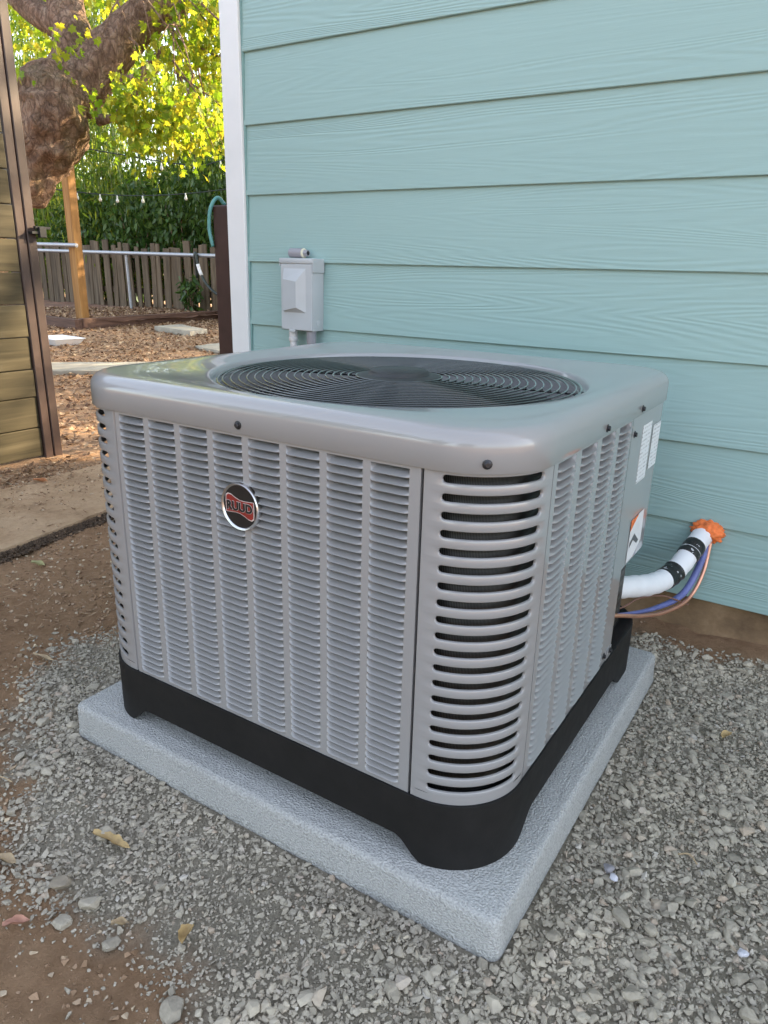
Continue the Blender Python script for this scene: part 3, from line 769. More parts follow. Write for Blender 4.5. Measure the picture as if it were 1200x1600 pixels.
# ------------------------------------------------------------------ house with lap siding
HX1, HY1, HZ = 3.9, 2.0, 3.05
HOUSE = thing('house', (-0.33, 0.05, 0), 'teal lap sided house wall with white corner board', 'house')
E_ = 0.178; Z0 = 1.3418
def board_mesh(length):
    pr = [(0.0015, 0.0), (0.0, 0.0015), (0.0085, E_+0.022), (0.0165, E_+0.022), (0.0085, 0.0)]
    L = [[(x, y, z) for y, z in pr] for x in (0.0, length)]
    return loft(L, True, True, True)
bmesh_board = new_mesh('siding_board', *board_mesh(HX1-(-0.2935)), M_SIDING); fixn(bmesh_board)
for k in range(-9, 8):
    inst('siding_board', bmesh_board, (-0.2935, 0.0, Z0-k*E_), HOUSE)
V, F = box(-0.33, HX1, 0.018, 0.06, 0.02, HZ); put('wall_sheathing', V, F, M_DARKTEAL, HOUSE)
V, F = box(-0.33, -0.29, 0.06, HY1, 0.02, HZ); put('side_wall', V, F, M_SIDING, HOUSE)
V, F = box(HX1-0.04, HX1, 0.06, HY1, 0.02, HZ); put('side_wall', V, F, M_SIDING, HOUSE)
V, F = box(-0.33, HX1, HY1-0.04, HY1, 0.02, HZ); put('rear_wall', V, F, M_SIDING, HOUSE)
put('corner_board', *bevbox(-0.3640, -0.2965, -0.0085, 0.0165, 0.03, HZ, 0.0015, 1), M_TRIM, HOUSE)
put('corner_board', *bevbox(-0.3640, -0.3310, 0.0175, 0.085, 0.03, HZ, 0.0015, 1), M_TRIM, HOUSE)
V, F = box(-0.2962, -0.2900, 0.0005, 0.010, 0.09, HZ); put('gap_shade_strip', V, F, M_DARKTEAL, HOUSE)  # darker teal strip painted in for the shadow gap beside the corner board
bm = bmesh.new(); 
V, F = [], []
xs = np.linspace(-0.33, HX1, 60); zs = np.linspace(-0.12, 0.094, 8)
for x in xs:
    for z in zs:
        V.append((x, 0.014+0.005*mnoise.noise(Vector((x*6, 0, z*18)))-0.045*max(0, (0.05-z))/0.18, z))
for i in range(59):
    for j in range(7): n = i*8+j; F.append((n, n+8, n+9, n+1))
put('footing', V, F, M_FOUND, HOUSE, True)
# eave and roof
V, F = box(-0.55, HX1+0.2, -0.30, HY1+0.2, HZ+0.002, HZ+0.14); put('eave', V, F, M_TRIM, HOUSE)
RV = [(-0.58,-0.33,HZ+0.145),(HX1+0.23,-0.33,HZ+0.145),(HX1+0.23,HY1+0.23,HZ+0.145),(-0.58,HY1+0.23,HZ+0.145),(-0.58,1.0,HZ+0.60),(HX1+0.23,1.0,HZ+0.60)]
put('roof', RV, [(0,1,5,4),(2,3,4,5),(0,4,3),(1,2,5),(0,3,2,1)], m_plain('roof_shingle', (0.06,0.058,0.056), 0.9, 0, 0.3, 20), HOUSE)

# ------------------------------------------------------------------ disconnect box and conduits on the wall
DB = thing('disconnect_box', (-0.076, 0.0, 0.627), 'grey metal electrical disconnect box mounted on the teal wall', 'electrical box')
put('body', *bevbox(-0.1320, -0.0200, -0.0460, 0.004, 0.6270, 0.8120, 0.003), M_BOXGREY, DB, True, sharp=30)
V, F = join(bevbox(-0.1350, -0.0170, -0.0500, 0.002, 0.8050, 0.8190, 0.0025), bevbox(-0.0195, -0.0165, -0.0490, 0.002, 0.7820, 0.8120, 0.001, 1), bevbox(-0.1355, -0.1325, -0.0490, 0.002, 0.7980, 0.8120, 0.001, 1))
put('lid_hood', V, F, M_BOXGREY, DB, True, sharp=30)
V, F = bevbox(-0.1300, -0.0215, -0.0492, -0.0461, 0.6290, 0.8030, 0.0012, 1); put('front_cover', V, F, M_BOXGREY, DB)
fx0, fx1, fz0, fz1 = -0.1180, -0.0420, 0.6760, 0.7920
FV = [(fx0, -0.0493, fz0), (fx1, -0.0493, fz0), (fx1, -0.0493, fz1), (fx0, -0.0493, fz1), (fx0+0.002, -0.0575, fz0+0.004), (fx1-0.026, -0.0610, fz0+0.014), (fx1-0.026, -0.0610, fz1-0.034), (fx0+0.002, -0.0575, fz1-0.028)]
put('embossed_panel', FV, [(4,5,6,7),(0,1,5,4),(1,2,6,5),(2,3,7,6),(3,0,4,7)], M_BOXGREY, DB)
put('knockout', *lathe([(0.0085, 0.0), (0.0085, 0.0006), (0.0075, 0.0010), (0.0005, 0.0010)], (-0.0199, -0.022, 0.648), 20, 'x'), M_BOXGREY, DB)
V, F = bevbox(-0.101, -0.080, -0.0520, -0.0488, 0.6225, 0.6300, 0.001, 1); put('latch_tab', V, F, M_BOXGREY, DB)
C1 = thing('white_conduit', (-0.105, -0.028, 0.0), 'white plastic conduit running down from the disconnect box', 'conduit')
put('pipe', *cyl((-0.105, -0.028, -0.03), (-0.105, -0.028, 0.600), 0.0098, 18), M_PVC_W, C1, True, sharp=40)
put('coupling', *lathe([(0.0125, 0.596), (0.0135, 0.598), (0.0135, 0.6045), (0.0122, 0.606), (0.0122, 0.6265)], (-0.105, -0.028, 0), 20), M_PVC_W, C1, True, recalc=True, sharp=40)
C2 = thing('grey_conduit', (-0.040, -0.028, 0.0), 'grey conduit under the right side of the disconnect box', 'conduit')
put('pipe', *cyl((-0.040, -0.028, -0.03), (-0.040, -0.028, 0.600), 0.0085, 18), M_PVC_G, C2, True, sharp=40)
put('coupling', *lathe([(0.0110, 0.590), (0.0135, 0.594), (0.0135, 0.6265)], (-0.040, -0.028, 0), 20), M_PVC_G, C2, True, recalc=True, sharp=40)
V, F = bevbox(-0.085, 0.004, -0.042, 0.004, 0.555, 0.5690, 0.002, 1)
tag(put('conduit_strap', V, F, M_BOXGREY, None, base=(-0.04, 0, 0.56)), 'light grey strap behind the fan cap holding conduits to the wall', 'strap')
ST = thing('conduit_fitting', (-0.08, -0.022, 0.8195), 'grey round conduit fitting with cream ring resting on the disconnect box', 'fitting')
yz = (-0.0225, 0.8325)
put('barrel', *tube([(x, yz[0], yz[1]) for x in (-0.1150, -0.1145, -0.0700)], [0.0100, 0.0125, 0.0125], 20), M_PVC_G, ST, True, sharp=40)
put('cream_ring', *lathe([(0.0126, -0.0705), (0.0130, -0.0675), (0.0095, -0.0655)], (0, yz[0], yz[1]), 20, 'x'), M_CREAM, ST, True)
put('nut', *tube([(x, yz[0], yz[1]) for x in (-0.0660, -0.0540)], 0.0092, 6), M_PVC_G, ST)
put('bore', *tube([(x, yz[0], yz[1]) for x in (-0.0545, -0.0536)], 0.0058, 14), M_DARK, ST)

# ------------------------------------------------------------------ refrigerant line set
LS = thing('refrigerant_line', (1.049, 0, 0.251), 'white insulated refrigerant pipe with black tape entering the wall', 'pipe')
pp = catmull([(0.880,-0.46,0.235), (0.915,-0.38,0.224), (0.952,-0.30,0.209), (0.985,-0.21,0.190), (1.006,-0.15,0.189), (1.022,-0.10,0.205), (1.037,-0.05,0.236), (1.048,0.01,0.258)], 8)
put('insulation', *tube(pp, [0.0224+0.0007*math.sin(i*1.7) for i in range(len(pp))], 20), M_INSUL, LS, True, sharp=50)
def band(i0, i1):
    q = pp[i0:i1+1]; put('tape_band', *tube(q, [0.0236+0.0011*math.sin(i*2.3) for i in range(len(q))], 20), M_TAPE, LS, True, sharp=50)
band(31, 37); band(44, 49)
FV, FF = [], []
bm = bmesh.new(); bmesh.ops.create_icosphere(bm, subdivisions=4, radius=1.0)
for v in bm.verts:
    d = v.co.normalized(); w = mnoise.cell(d*2.3)*0.0 + mnoise.voronoi(d*2.6)[0][0]
    rad = 1.16-0.55*w+0.10*mnoise.noise(d*5)
    v.co = Vector((1.054+d.x*0.037*rad, -0.004+d.y*0.020*rad, 0.262+d.z*0.027*rad))
bm.verts.index_update(); FV = [tuple(v.co) for v in bm.verts]; FF = [tuple(v.index for v in f.verts) for f in bm.faces]; bm.free()
tag(put('expanding_foam', FV, FF, M_FOAM, None, True, (1.054, 0, 0.262)), 'lumpy orange expanding foam sealing the pipe hole in the wall', 'foam')
tag(put('copper_pipe', *tube(catmull([(0.86,-0.50,0.205), (0.93,-0.44,0.196), (0.969,-0.38,0.184), (0.995,-0.28,0.150), (1.021,-0.18,0.126), (1.050,-0.10,0.133), (1.064,-0.05,0.180), (1.064,-0.01,0.245)], 8), 0.0042, 10), M_COPPER, None, True, (1.02,-0.2,0.13)), 'bare copper liquid line curving up from the unit to the orange foam', 'pipe')
tag(put('blue_cable', *tube(catmull([(0.86,-0.48,0.200), (0.92,-0.42,0.190), (0.965,-0.36,0.177), (0.999,-0.20,0.135), (1.036,-0.10,0.140), (1.054,-0.05,0.194), (1.057,-0.01,0.240)], 8), [0.0030]*16+[0.0030+0.0045*min(1, i/16) for i in range(33)], 10), M_BLUE, None, True, (1.0,-0.2,0.135)), 'blue violet control cable running beside the copper line', 'cable')
tag(put('thin_wire', *tube(catmull([(0.90,-0.42,0.175), (0.959,-0.34,0.179), (0.980,-0.25,0.174), (1.008,-0.17,0.156), (1.033,-0.13,0.137), (1.052,-0.10,0.120)], 8), 0.0017, 8), m_plain('brown_wire', (0.20,0.10,0.07), 0.5), None, True, (0.98,-0.25,0.17)), 'thin brown wire arching under the white pipe', 'wire')

# ------------------------------------------------------------------ left fence with brown post
FN = thing('board_fence', (-1.60, -0.4, 0), 'olive brown horizontal board fence with a dark brown end post', 'fence')
bz = [0.006, 0.129, 0.258, 0.370, 0.499, 0.626, 0.749, 0.872, 0.995, 1.118, 1.241, 1.364, 1.487, 1.610, 1.733]
for i in range(len(bz)-1):
    V, F = bevbox(-1.608+0.003*math.sin(i*5.1), -1.572+0.002*math.sin(i*3.7), -2.3, 0.078, bz[i]+0.0015, bz[i+1]-0.0015, 0.003, 1)
    put('board', V, F, M_BOARD, FN, base=None)
def lean(VF):
    return [(x-0.010*z, y+0.004*z, z) for x, y, z in VF[0]], VF[1]
V, F = join(bevbox(-1.640, -1.562, 0.080, 0.116, -0.02, 1.80, 0.003, 1), bevbox(-1.640, -1.562, 0.122, 0.160, -0.02, 1.80, 0.003, 1), box(-1.630, -1.572, 0.112, 0.126, -0.02, 1.795))
put('end_post', *lean((V, F)), M_BROWN, FN)
V, F = join(bevbox(-1.585, -1.545, 0.130, 0.175, 0.893, 0.903, 0.001, 1), bevbox(-1.560, -1.540, 0.160, 0.190, 0.880, 0.920, 0.002, 1), bevbox(-1.565, -1.550, 0.150, 0.215, 0.912, 0.922, 0.001, 1))
tag(put('gate_latch', V, F, M_DARK, None, base=(-1.56, 0.15, 0.88)), 'black metal gate latch on the brown fence post', 'latch')

# brown post beside the house corner with hose
BP = put('corner_post', *bevbox(-0.452, -0.370, 0.020, 0.100, -0.03, 0.965, 0.004, 1), M_BRPOST, None, base=(-0.41, 0.06, 0))
tag(BP, 'dark reddish brown post against the white corner board', 'post')
tag(put('teal_hose', *tube(catmull([(-0.428,0.05,0.968), (-0.438,0.030,0.986), (-0.448,0.010,0.955), (-0.455,0.008,0.90), (-0.446,0.010,0.848)], 8), 0.0055, 10), M_TEAL, None, True, (-0.44,0.03,0.97)), 'short teal hose looped over the top of the brown post', 'hose')

# ------------------------------------------------------------------ paving and yard
def slab(name, poly, z0, z1, mat, label, cat='slab', jag=0.004):
    n = len(poly); pts = []
    for i in range(n):
        a = Vector(poly[i]); b = Vector(poly[(i+1) % n])
        for k in range(10):
            q = a.lerp(b, k/10); pts.append((q.x+random.uniform(-jag, jag), q.y+random.uniform(-jag, jag)))
    c = Vector((sum(p[0] for p in pts)/len(pts), sum(p[1] for p in pts)/len(pts)))
    def ins_(f, z): return [(c.x+(x-c.x)*f, c.y+(y-c.y)*f, z+random.uniform(-0.002, 0.002)) for x, y in pts]
    V, F = loft([ins_(1.0, z0), ins_(1.002, z1-0.008), ins_(0.995, z1-0.001), ins_(0.98, z1), ins_(0.6, z1)], True, False, True)
    return tag(put(name, V, F, mat, None, True, (c.x, c.y, 0), sharp=50), label, cat)
slab('paving_slab', [(-0.60,-0.94), (-0.655,-0.655), (-0.715,-0.255), (-0.775,0.10), (-1.22,0.16), (-1.20,-0.30), (-1.16,-0.94)], -0.02, 0.024, M_SLAB, 'dirt dusted concrete slab edge beside the bare soil', 'paving')
slab('paving_slab', [(-3.66,1.51), (-3.2,2.05), (-2.6,2.75), (-2.95,3.05), (-3.80,2.10), (-4.6,1.3), (-4.3,0.9)], -0.02, 0.03, M_GSLAB, 'pale narrow paving strip crossing the leaf litter', 'paving', 0.01)
slab('paving_slab', [(-4.25,3.46), (-4.30,3.9), (-3.4,4.3), (-3.3,3.6), (-3.8,3.33)], -0.02, 0.03, M_GSLAB, 'pale paving slab near the foot of the brown post', 'paving', 0.01)
slab('loose_paver', [(-6.05,4.50), (-5.25,4.33), (-5.35,4.68), (-6.1,4.95)], 0.0, 0.06, M_GSLAB, 'loose grey paver lying flat before the timber bed', 'paver', 0.01)
V, F = loft([[(-5.45+dx*s, 2.80+dy*s, z) for dx, dy in ((-0.28,-0.14),(0.16,-0.16),(0.20,0.14),(-0.22,0.18))] for s, z in ((0.75,0.0),(1.0,0.06),(1.08,0.065),(1.04,0.068),(0.9,0.055))], True, True, True)
tag(put('plastic_tray', V, F, M_WHITE, None, base=(-5.45,2.8,0)), 'small white plastic tray on the leaf litter by the fence post', 'tray')
BED = thing('raised_bed', (-6.8, 4.03, 0), 'brown timber edged planting bed in front of the picket fence', 'planting bed')
for (a, b, w) in (((-6.78,4.03), (-7.05,6.64), 0.09), ((-7.05,6.64), (-7.1,7.4), 0.09)):
    A = Vector((a[0],a[1],0)); B = Vector((b[0],b[1],0)); L = (B-A).length
    me = new_mesh('timber', *bevbox(0, L, 0, w, -0.02, 0.125, 0.006, 1), M_TIMBER); inst('timber', me, (a[0], a[1], 0), BED, (0, 0, math.atan2(B.y-A.y, B.x-A.x)))
me = new_mesh('timber', *bevbox(0, 4.4, 0, 0.09, -0.02, 0.115, 0.006, 1), M_TIMBER); inst('timber', me, (-6.80, 4.03, 0), BED, (0, 0, math.radians(172.6)+math.pi*0))
SV_ = []; SF_ = []
gxn, gyn = 40, 24
for j in range(gyn):
    for i in range(gxn):
        x = -12.5+5.50*i/(gxn-1); y = 4.1+3.2*j/(gyn-1)+0.75*(1-i/(gxn-1)); xx = x-0.06*(y-4.0)*(i/(gxn-1))
        SV_.append((xx+0.22*(i/(gxn-1)), y, 0.075+0.03*mnoise.noise(Vector((x*2, y*2, 0)))+0.02*mnoise.noise(Vector((x*7, y*7, 3)))))
for j in range(gyn-1):
    for i in range(gxn-1): n = j*gxn+i; SF_.append((n, n+1, n+gxn+1, n+gxn))
put('bed_soil', SV_, SF_, M_BED, BED, True)

PF = thing('picket_fence', (-9.3, 6.7, 0.05), 'weathered wooden picket fence below the bamboo', 'fence')
x = -12.6; i = 0
while x < -4.6:
    w = random.uniform(0.085, 0.15); h = random.uniform(0.98, 1.12); tlt = random.gauss(0, 0.03)
    V, F = bevbox(-w/2, w/2, -0.012, 0.012, 0, h, 0.004, 1)
    V = [(vx+(vz*tlt), vy, vz - (0.05*abs(vx)/w if vz > h*0.9 else 0)) for vx, vy, vz in V]
    me = new_mesh('picket', V, F, M_PICKET); inst('picket', me, (x+w/2, 6.7+random.uniform(-0.02, 0.02), 0.05), PF)
    x += w + random.choice([0.008, 0.015, 0.03, 0.06]); i += 1
for z in (0.30, 0.86):
    V, F = box(-12.6, -4.6, 6.735, 6.775, z, z+0.09); put('rail', V, F, M_PICKET, PF)
tag(put('pipe_rail', *cyl((-12.6, 6.1, 0.962), (-5.2, 6.1, 0.896), 0.028, 12), M_GALV, None, True, (-8,6.1,0.92), sharp=40), 'long galvanised pipe rail before the picket fence', 'rail')
tag(put('pipe_rail', *cyl((-9.2, 3.95, 0.995), (-6.95, 4.17, 0.973), 0.024, 12), M_GALV, None, True, (-7.5,4.0,0.98), sharp=40), 'shorter upper galvanised pipe ending at the cedar post', 'rail')
tag(put('pipe_post', *cyl((-8.52, 6.16, 0.05), (-8.53, 6.15, 0.912), 0.022, 12), M_GALV, None, True, (-8.52,6.16,0.05), sharp=40), 'thin upright galvanised pipe holding the long rail', 'pipe')
CP = put('cedar_post', *bevbox(-7.19, -7.06, 4.22, 4.33, 0.0, 3.0, 0.006, 1), M_CEDAR, None, base=(-7.14,4.27,0)); tag(CP, 'orange cedar post standing at the corner of the timber bed', 'post')
CP = put('cedar_post', *bevbox(-8.58, -8.42, 4.48, 4.60, 0.0, 3.0, 0.006, 1), M_CEDAR, None, base=(-8.5,4.54,0)); tag(CP, 'narrow cedar post showing just behind the brown fence post', 'post')
hp = catmull([(-6.95,6.1,0.60), (-6.93,6.055,0.905), (-6.90,6.05,0.935), (-6.89,6.045,0.90), (-6.851,6.05,0.729), (-6.75,6.05,0.558), (-6.594,6.05,0.433), (-6.42,6.05,0.378), (-6.1,6.05,0.40)], 6)
BH = thing('black_hose', (-6.9, 6.05, 0.9), 'black hose hanging from the pipe rail with a white tag', 'hose')
put('hose', *tube(hp, 0.020, 8), M_BHOSE, BH, True); put('white_tag', *tube(hp[22:28], 0.025, 8), M_WHITE, BH, True)

# leaf litter (curled little leaves) over the back yard
def leaf_proto(pts, curl):
    V = [(0, 0, 0.0)] + [(x, y, curl*(x*x+0.6*y*y)) for x, y in pts]; n = len(pts)
    return V, [(0, 1+i, 1+(i+1) % n) for i in range(n)]
LA = [leaf_proto([(-0.5,0),(-0.2,0.22),(0.2,0.24),(0.55,0.03),(0.2,-0.22),(-0.2,-0.2)], c) for c in (0.5, -0.4, 0.9)] + [leaf_proto([(-0.5,0.05),(0,0.12),(0.5,0),(0,-0.1)], 0.6)]
n = 34000; d_ = rng.random(n)**0.8*10.0; t_ = rng.uniform(-0.9, 0.9, n)
ax_ = np.array([-0.81, 0.585]); lat = np.array([0.585, 0.81])
px = -0.95+ax_[0]*d_+lat[0]*t_*(0.7+d_*0.42); py = 0.18+ax_[1]*d_+lat[1]*t_*(0.7+d_*0.42)
k = ~((px > -0.5) & (py > -0.05)) & (vnoise(px, py, 1.3)*0.8+rng.random(n)*0.5 > 0.42) & ~((px > -1.7) & (px < -1.5) & (py < 0.2)); px, py = px[k], py[k]; n = len(px)
sc = rng.uniform(0.022, 0.050, n)*(1+0.16*np.hypot(px+1, py))*0.75
tag(scatter('leaf_litter', LA, np.stack([px, py, ground_z(px, py)+0.004+0.012*rng.random(n)+np.where((px < -7) & (py > 4.2), 0.09, 0)], 1), rot_mats(n, 0.35), np.stack([sc, sc, sc], 1), M_LITTER), 'dry brown leaf litter covering the yard behind the fence', 'leaf litter', kind='stuff')
n = 3800; px = rng.uniform(-1.5, 0.5, n); py = rng.uniform(-1.5, 0.3, n); k = ~inside(px, py, GP) & ~((px > -0.4) & (py > 0)) & (px > -1.55) & (rng.random(n) < 0.35+0.9*vnoise(px, py, 3.3)**2); px, py = px[k], py[k]; n = len(px)
sc = 0.008+0.018*rng.random(n)**2
zz = np.where((px < -0.62) & (px > -1.2) & (py > -0.93) & (py < 0.12), 0.026, ground_z(px, py)+0.002)
tag(scatter('leaf_bits', LA, np.stack([px, py, zz], 1), rot_mats(n, 0.25), np.stack([sc, sc*rng.uniform(0.3,1,n), sc], 1), M_LITTER), 'bits of dry leaf and straw strewn over the bare dirt', 'leaf litter', kind='stuff')

n = 700; px = rng.uniform(-1.42, -0.68, n); py = rng.uniform(-0.75, 0.30, n); k = rng.random(n) < np.clip((-px-0.75)*1.6, 0.06, 1.0); px, py = px[k], py[k]; n = len(px); sc = 0.008+0.020*rng.random(n)**2
on_slab = (px < -0.72) & (px > -1.2) & (py < 0.12)
tag(scatter('slab_litter', LA, np.stack([px, py, np.where(on_slab, 0.027, ground_z(px, py)+0.003)], 1), rot_mats(n, 0.22), np.stack([sc, sc*rng.uniform(0.3,1,n), sc], 1), M_LITTER), 'dry leaf bits blown over the dusty slab by the fence', 'leaf litter', kind='stuff')
n = 6000; px = rng.uniform(-1.25, -0.66, n); py = rng.uniform(-0.9, 0.14, n); k = rng.random(n) < np.clip((-px-0.70)*2.2, 0.03, 1.0)*vnoise(px, py, 9); px, py = px[k], py[k]; n = len(px); rr = 0.0012+0.006*rng.random(n)**3
tag(scatter('slab_soil', PS, np.stack([px, py, np.full(n, 0.024)], 1), rot_mats(n, 0.4), np.stack([rr*1.3, rr, rr*0.6], 1), bpy.data.materials['dirt_crumb']), 'loose soil crumbs spilled across the dusty slab', 'soil crumbs', kind='stuff')
edge = [(-0.60,-0.94), (-0.655,-0.655), (-0.715,-0.255), (-0.775,0.10)]
n = 5200; k = rng.integers(0, 3, n); t = rng.random(n); E0 = np.array(edge)
px = E0[k,0]*(1-t)+E0[k+1,0]*t+np.abs(rng.normal(0, 0.012, n))+0.002; py = E0[k,1]*(1-t)+E0[k+1,1]*t; rr = 0.0015+0.006*rng.random(n)**2  # dark brown crumbs strewn along the foot of the slab
tag(scatter('slab_foot_crumbs', PS, np.stack([px, py, np.maximum(0.002, 0.018-(px-np.interp(py, E0[:,1], E0[:,0]))*0.9)], 1), rot_mats(n, 0.5), np.stack([rr*1.2, rr, rr*0.8], 1), m_plain('dark_brown_crumb', (0.085,0.055,0.035), 0.95, 0, 0.4, 60)), 'dark brown crumbs banked against the foot of the slab', 'soil', kind='stuff')
n = 260; px = rng.uniform(-0.62, 0.1, n); py = rng.uniform(-1.0, -0.2, n); k = ~inside(px, py, GP); px, py = px[k], py[k]; n = len(px); sc = rng.uniform(0.015, 0.045, n)
tag(scatter('straw', [LA[3]], np.stack([px, py, ground_z(px, py)+0.004], 1), rot_mats(n, 0.18), np.stack([sc, sc*0.35, sc*0.4], 1), M_LITTER), 'pale straw and leaf slivers on the dirt left of the unit', 'straw', kind='stuff')
# ------------------------------------------------------------------ single leaves, twigs and stones that stand out
def big_leaf(name, pos, L, W, rz, mat, label, curl=0.3, torn=0.0):
    m, q = 12, 6; V, F = [], []
    for i in range(m+1):
        t = i/m; w = W*math.sin(math.pi*min(1, 0.06+0.94*t))**0.6*(1+torn*0.35*math.sin(t*23+L*900))
        for j in range(q+1):
            u = j/q-0.5; V.append(((t-0.5)*L, u*w+0.12*W*math.sin(t*4), curl*(u*u*w*2.2)+0.10*L*(t-0.5)**2*curl*3+0.0015*math.sin(9*t+5*u)))
    for i in range(m):
        for j in range(q): n = i*(q+1)+j; F.append((n, n+q+1, n+q+2, n+1))
    V2 = [(x, y, z-0.0006) for x, y, z in V]; n = len(V); F2 = [tuple(i+n for i in f[::-1]) for f in F]
    M_ = Matrix.Translation((pos[0], pos[1], float(ground_z(pos[0], pos[1]))+pos[2])) @ Matrix.Rotation(rz, 4, 'Z')
    VV, FF = xform((V+V2, F+F2), M_)
    return tag(put(name, VV, FF, mat, None, True, (pos[0], pos[1], 0)), label, 'leaf')
LY = leafmat('straw_leaf', (0.42,0.29,0.13)); LP_ = leafmat('pink_leaf', (0.40,0.20,0.14)); LT = leafmat('tan_leaf', (0.38,0.28,0.17)); LG = leafmat('pale_green_leaf', (0.38,0.36,0.18))
big_leaf('dry_leaf', (0.487,-1.168,0.012), 0.070, 0.014, 0.15, LY, 'long torn straw yellow leaf on the gravel left of the pad', 0.6, 0.6)
big_leaf('dry_leaf', (0.694,-1.217,0.013), 0.028, 0.014, 1.9, LY, 'small curled golden leaf on gravel below the pad corner', 1.2, 0.3)
big_leaf('dry_leaf', (0.500,-1.322,0.006), 0.032, 0.012, 0.9, LP_, 'pinkish dry leaf on the dirt at the left edge', 0.9, 0.2)
big_leaf('dry_leaf', (0.604,-1.247,0.008), 0.022, 0.008, 0.7, LT, 'small curled pale tan leaf where gravel meets dirt', 1.5)
big_leaf('dry_leaf', (1.190,-0.389,0.012), 0.030, 0.012, 1.2, LY, 'yellow fallen leaf on the gravel right of the unit', 0.8)
big_leaf('dry_leaf', (-0.520,-0.631,0.008), 0.050, 0.016, 0.2, LG, 'pale curled leaf on dirt just below the paving slab', 1.0)
big_leaf('dry_leaf', (0.395,-1.272,0.008), 0.034, 0.014, 0.3, LT, 'tan leaf cut by the left edge above the dirt patch', 0.6)
big_leaf('dry_leaf', (-1.172,-0.196,0.028), 0.060, 0.022, 0.4, leafmat('orange_leaf', (0.45,0.19,0.08)), 'orange brown leaf lying on the dusty slab', 0.7)
big_leaf('dry_leaf', (-0.064,-0.915,0.008), 0.060, 0.010, 0.15, LT, 'narrow straw coloured leaf on the dirt left of the pad', 0.6)
big_leaf('dry_leaf', (-0.10,-0.66,0.008), 0.040, 0.014, 0.6, LT, 'light tan leaf on dirt beside the left corner of the unit', 0.9)
def twig(pts, r, label, mat=None):
    tag(put('twig', *tube(catmull(pts, 5), r, 6), mat or LT, None, True, pts[0]), label, 'twig')
twig([(-1.02,0.10,0.035), (-1.05,0.19,0.030), (-1.13,0.26,0.020), (-1.16,0.34,0.016)], 0.009, 'forked dry twig on the ground near the fence post')
twig([(1.205,-0.745,0.016), (1.192,-0.735,0.019), (1.178,-0.738,0.014)], 0.0012, 'thin straw stalk on the gravel to the right of the pad')
twig([(0.20,-1.205,0.010), (0.235,-1.185,0.014), (0.26,-1.18,0.012)], 0.0012, 'pale stalk on gravel at the left picture edge')
def stone(pos, r, label, mat=M_STONE, sx=1.2, sz=0.7, rz=0.0):
    r *= 0.86
    bm = bmesh.new(); bmesh.ops.create_icosphere(bm, subdivisions=3, radius=1.0); sd = random.random()*50
    pl = [(Vector((random.gauss(0,1), random.gauss(0,1), random.gauss(0,1))).normalized(), random.uniform(0.52, 0.80)) for _ in range(13)]
    for v in bm.verts:
        d = v.co.normalized(); q = 1.0
        for nn, h in pl:
            c = d.dot(nn)
            if c > 0.05: q = min(q, h/c)
        v.co = d*q*(1+0.05*mnoise.noise(d*3+Vector((sd,0,0)))); v.co.x *= r*sx; v.co.y *= r; v.co.z *= r*sz
    bmesh.ops.rotate(bm, verts=bm.verts, cent=(0,0,0), matrix=Matrix.Rotation(rz, 3, 'Z') @ Matrix.Rotation(random.uniform(-.2,.2), 3, 'X'))
    bm.verts.index_update(); z = float(ground_z(pos[0], pos[1]))+r*sz*0.55+(pos[2] if len(pos) > 2 else 0)
    V = [(v.co.x+pos[0], v.co.y+pos[1], v.co.z+z) for v in bm.verts]; F = [tuple(v.index for v in f.verts) for f in bm.faces]; bm.free()
    o = put('stone', V, F, mat, None, True, (pos[0], pos[1], z), sharp=14)
    a = o.data.attributes.new('rnd', 'FLOAT', 'FACE'); a.data.foreach_set('value', [random.uniform(0.0, 0.35)]*len(F))
    tag(o, label, 'stone')
stone((0.752,-1.290), 0.0175, 'large blocky grey stone at the bottom left of the gravel')
stone((0.463,-1.161,0.006), 0.0170, 'rounded grey stone above the torn yellow leaf', rz=0.3)
stone((0.540,-1.287), 0.0145, 'lone angular grey stone on dirt, nearer the left edge')
stone((0.612,-1.270), 0.0140, 'lone angular grey stone on dirt beside the gravel edge', rz=1.0)
stone((0.490,-1.255,0.003), 0.0150, 'tan rounded stone at the gravel edge below the yellow leaf', leafmat('tan_stone', (0.24,0.20,0.15)), rz=0.9)
stone((0.548,-1.248,0.004), 0.0160, 'large grey stone at the point where gravel meets dirt', rz=0.5)
stone((1.112,-0.819,0.008), 0.0075, 'small white stone on the gravel right of the pad corner', M_QUARTZ)
stone((1.100,-0.808,0.008), 0.0100, 'dull mauve stone touching the small white stone', leafmat('mauve_stone', (0.27,0.255,0.27)))
stone((1.281,-0.851,0.008), 0.0085, 'pale lilac stone at the lower right edge of the gravel', M_QUARTZ)
stone((1.176,-0.884,0.008), 0.0120, 'smooth round grey stone on gravel in the lower right', sx=1.0)
stone((1.140,-0.886,0.008), 0.0120, 'long slanted wedge stone beside a smooth round stone', sx=1.6, rz=-0.7)
stone((1.078,-0.966,0.006), 0.0120, 'egg shaped grey stone just below the pad corner', rz=1.2)
stone((-0.085,-0.825), 0.0110, 'pale stone alone on the dirt left of the unit', leafmat('pale_tan_stone', (0.42,0.36,0.28)))
stone((1.18,-0.985,0.006), 0.0150, 'big tan grey stone at the bottom edge right of centre', rz=0.4)

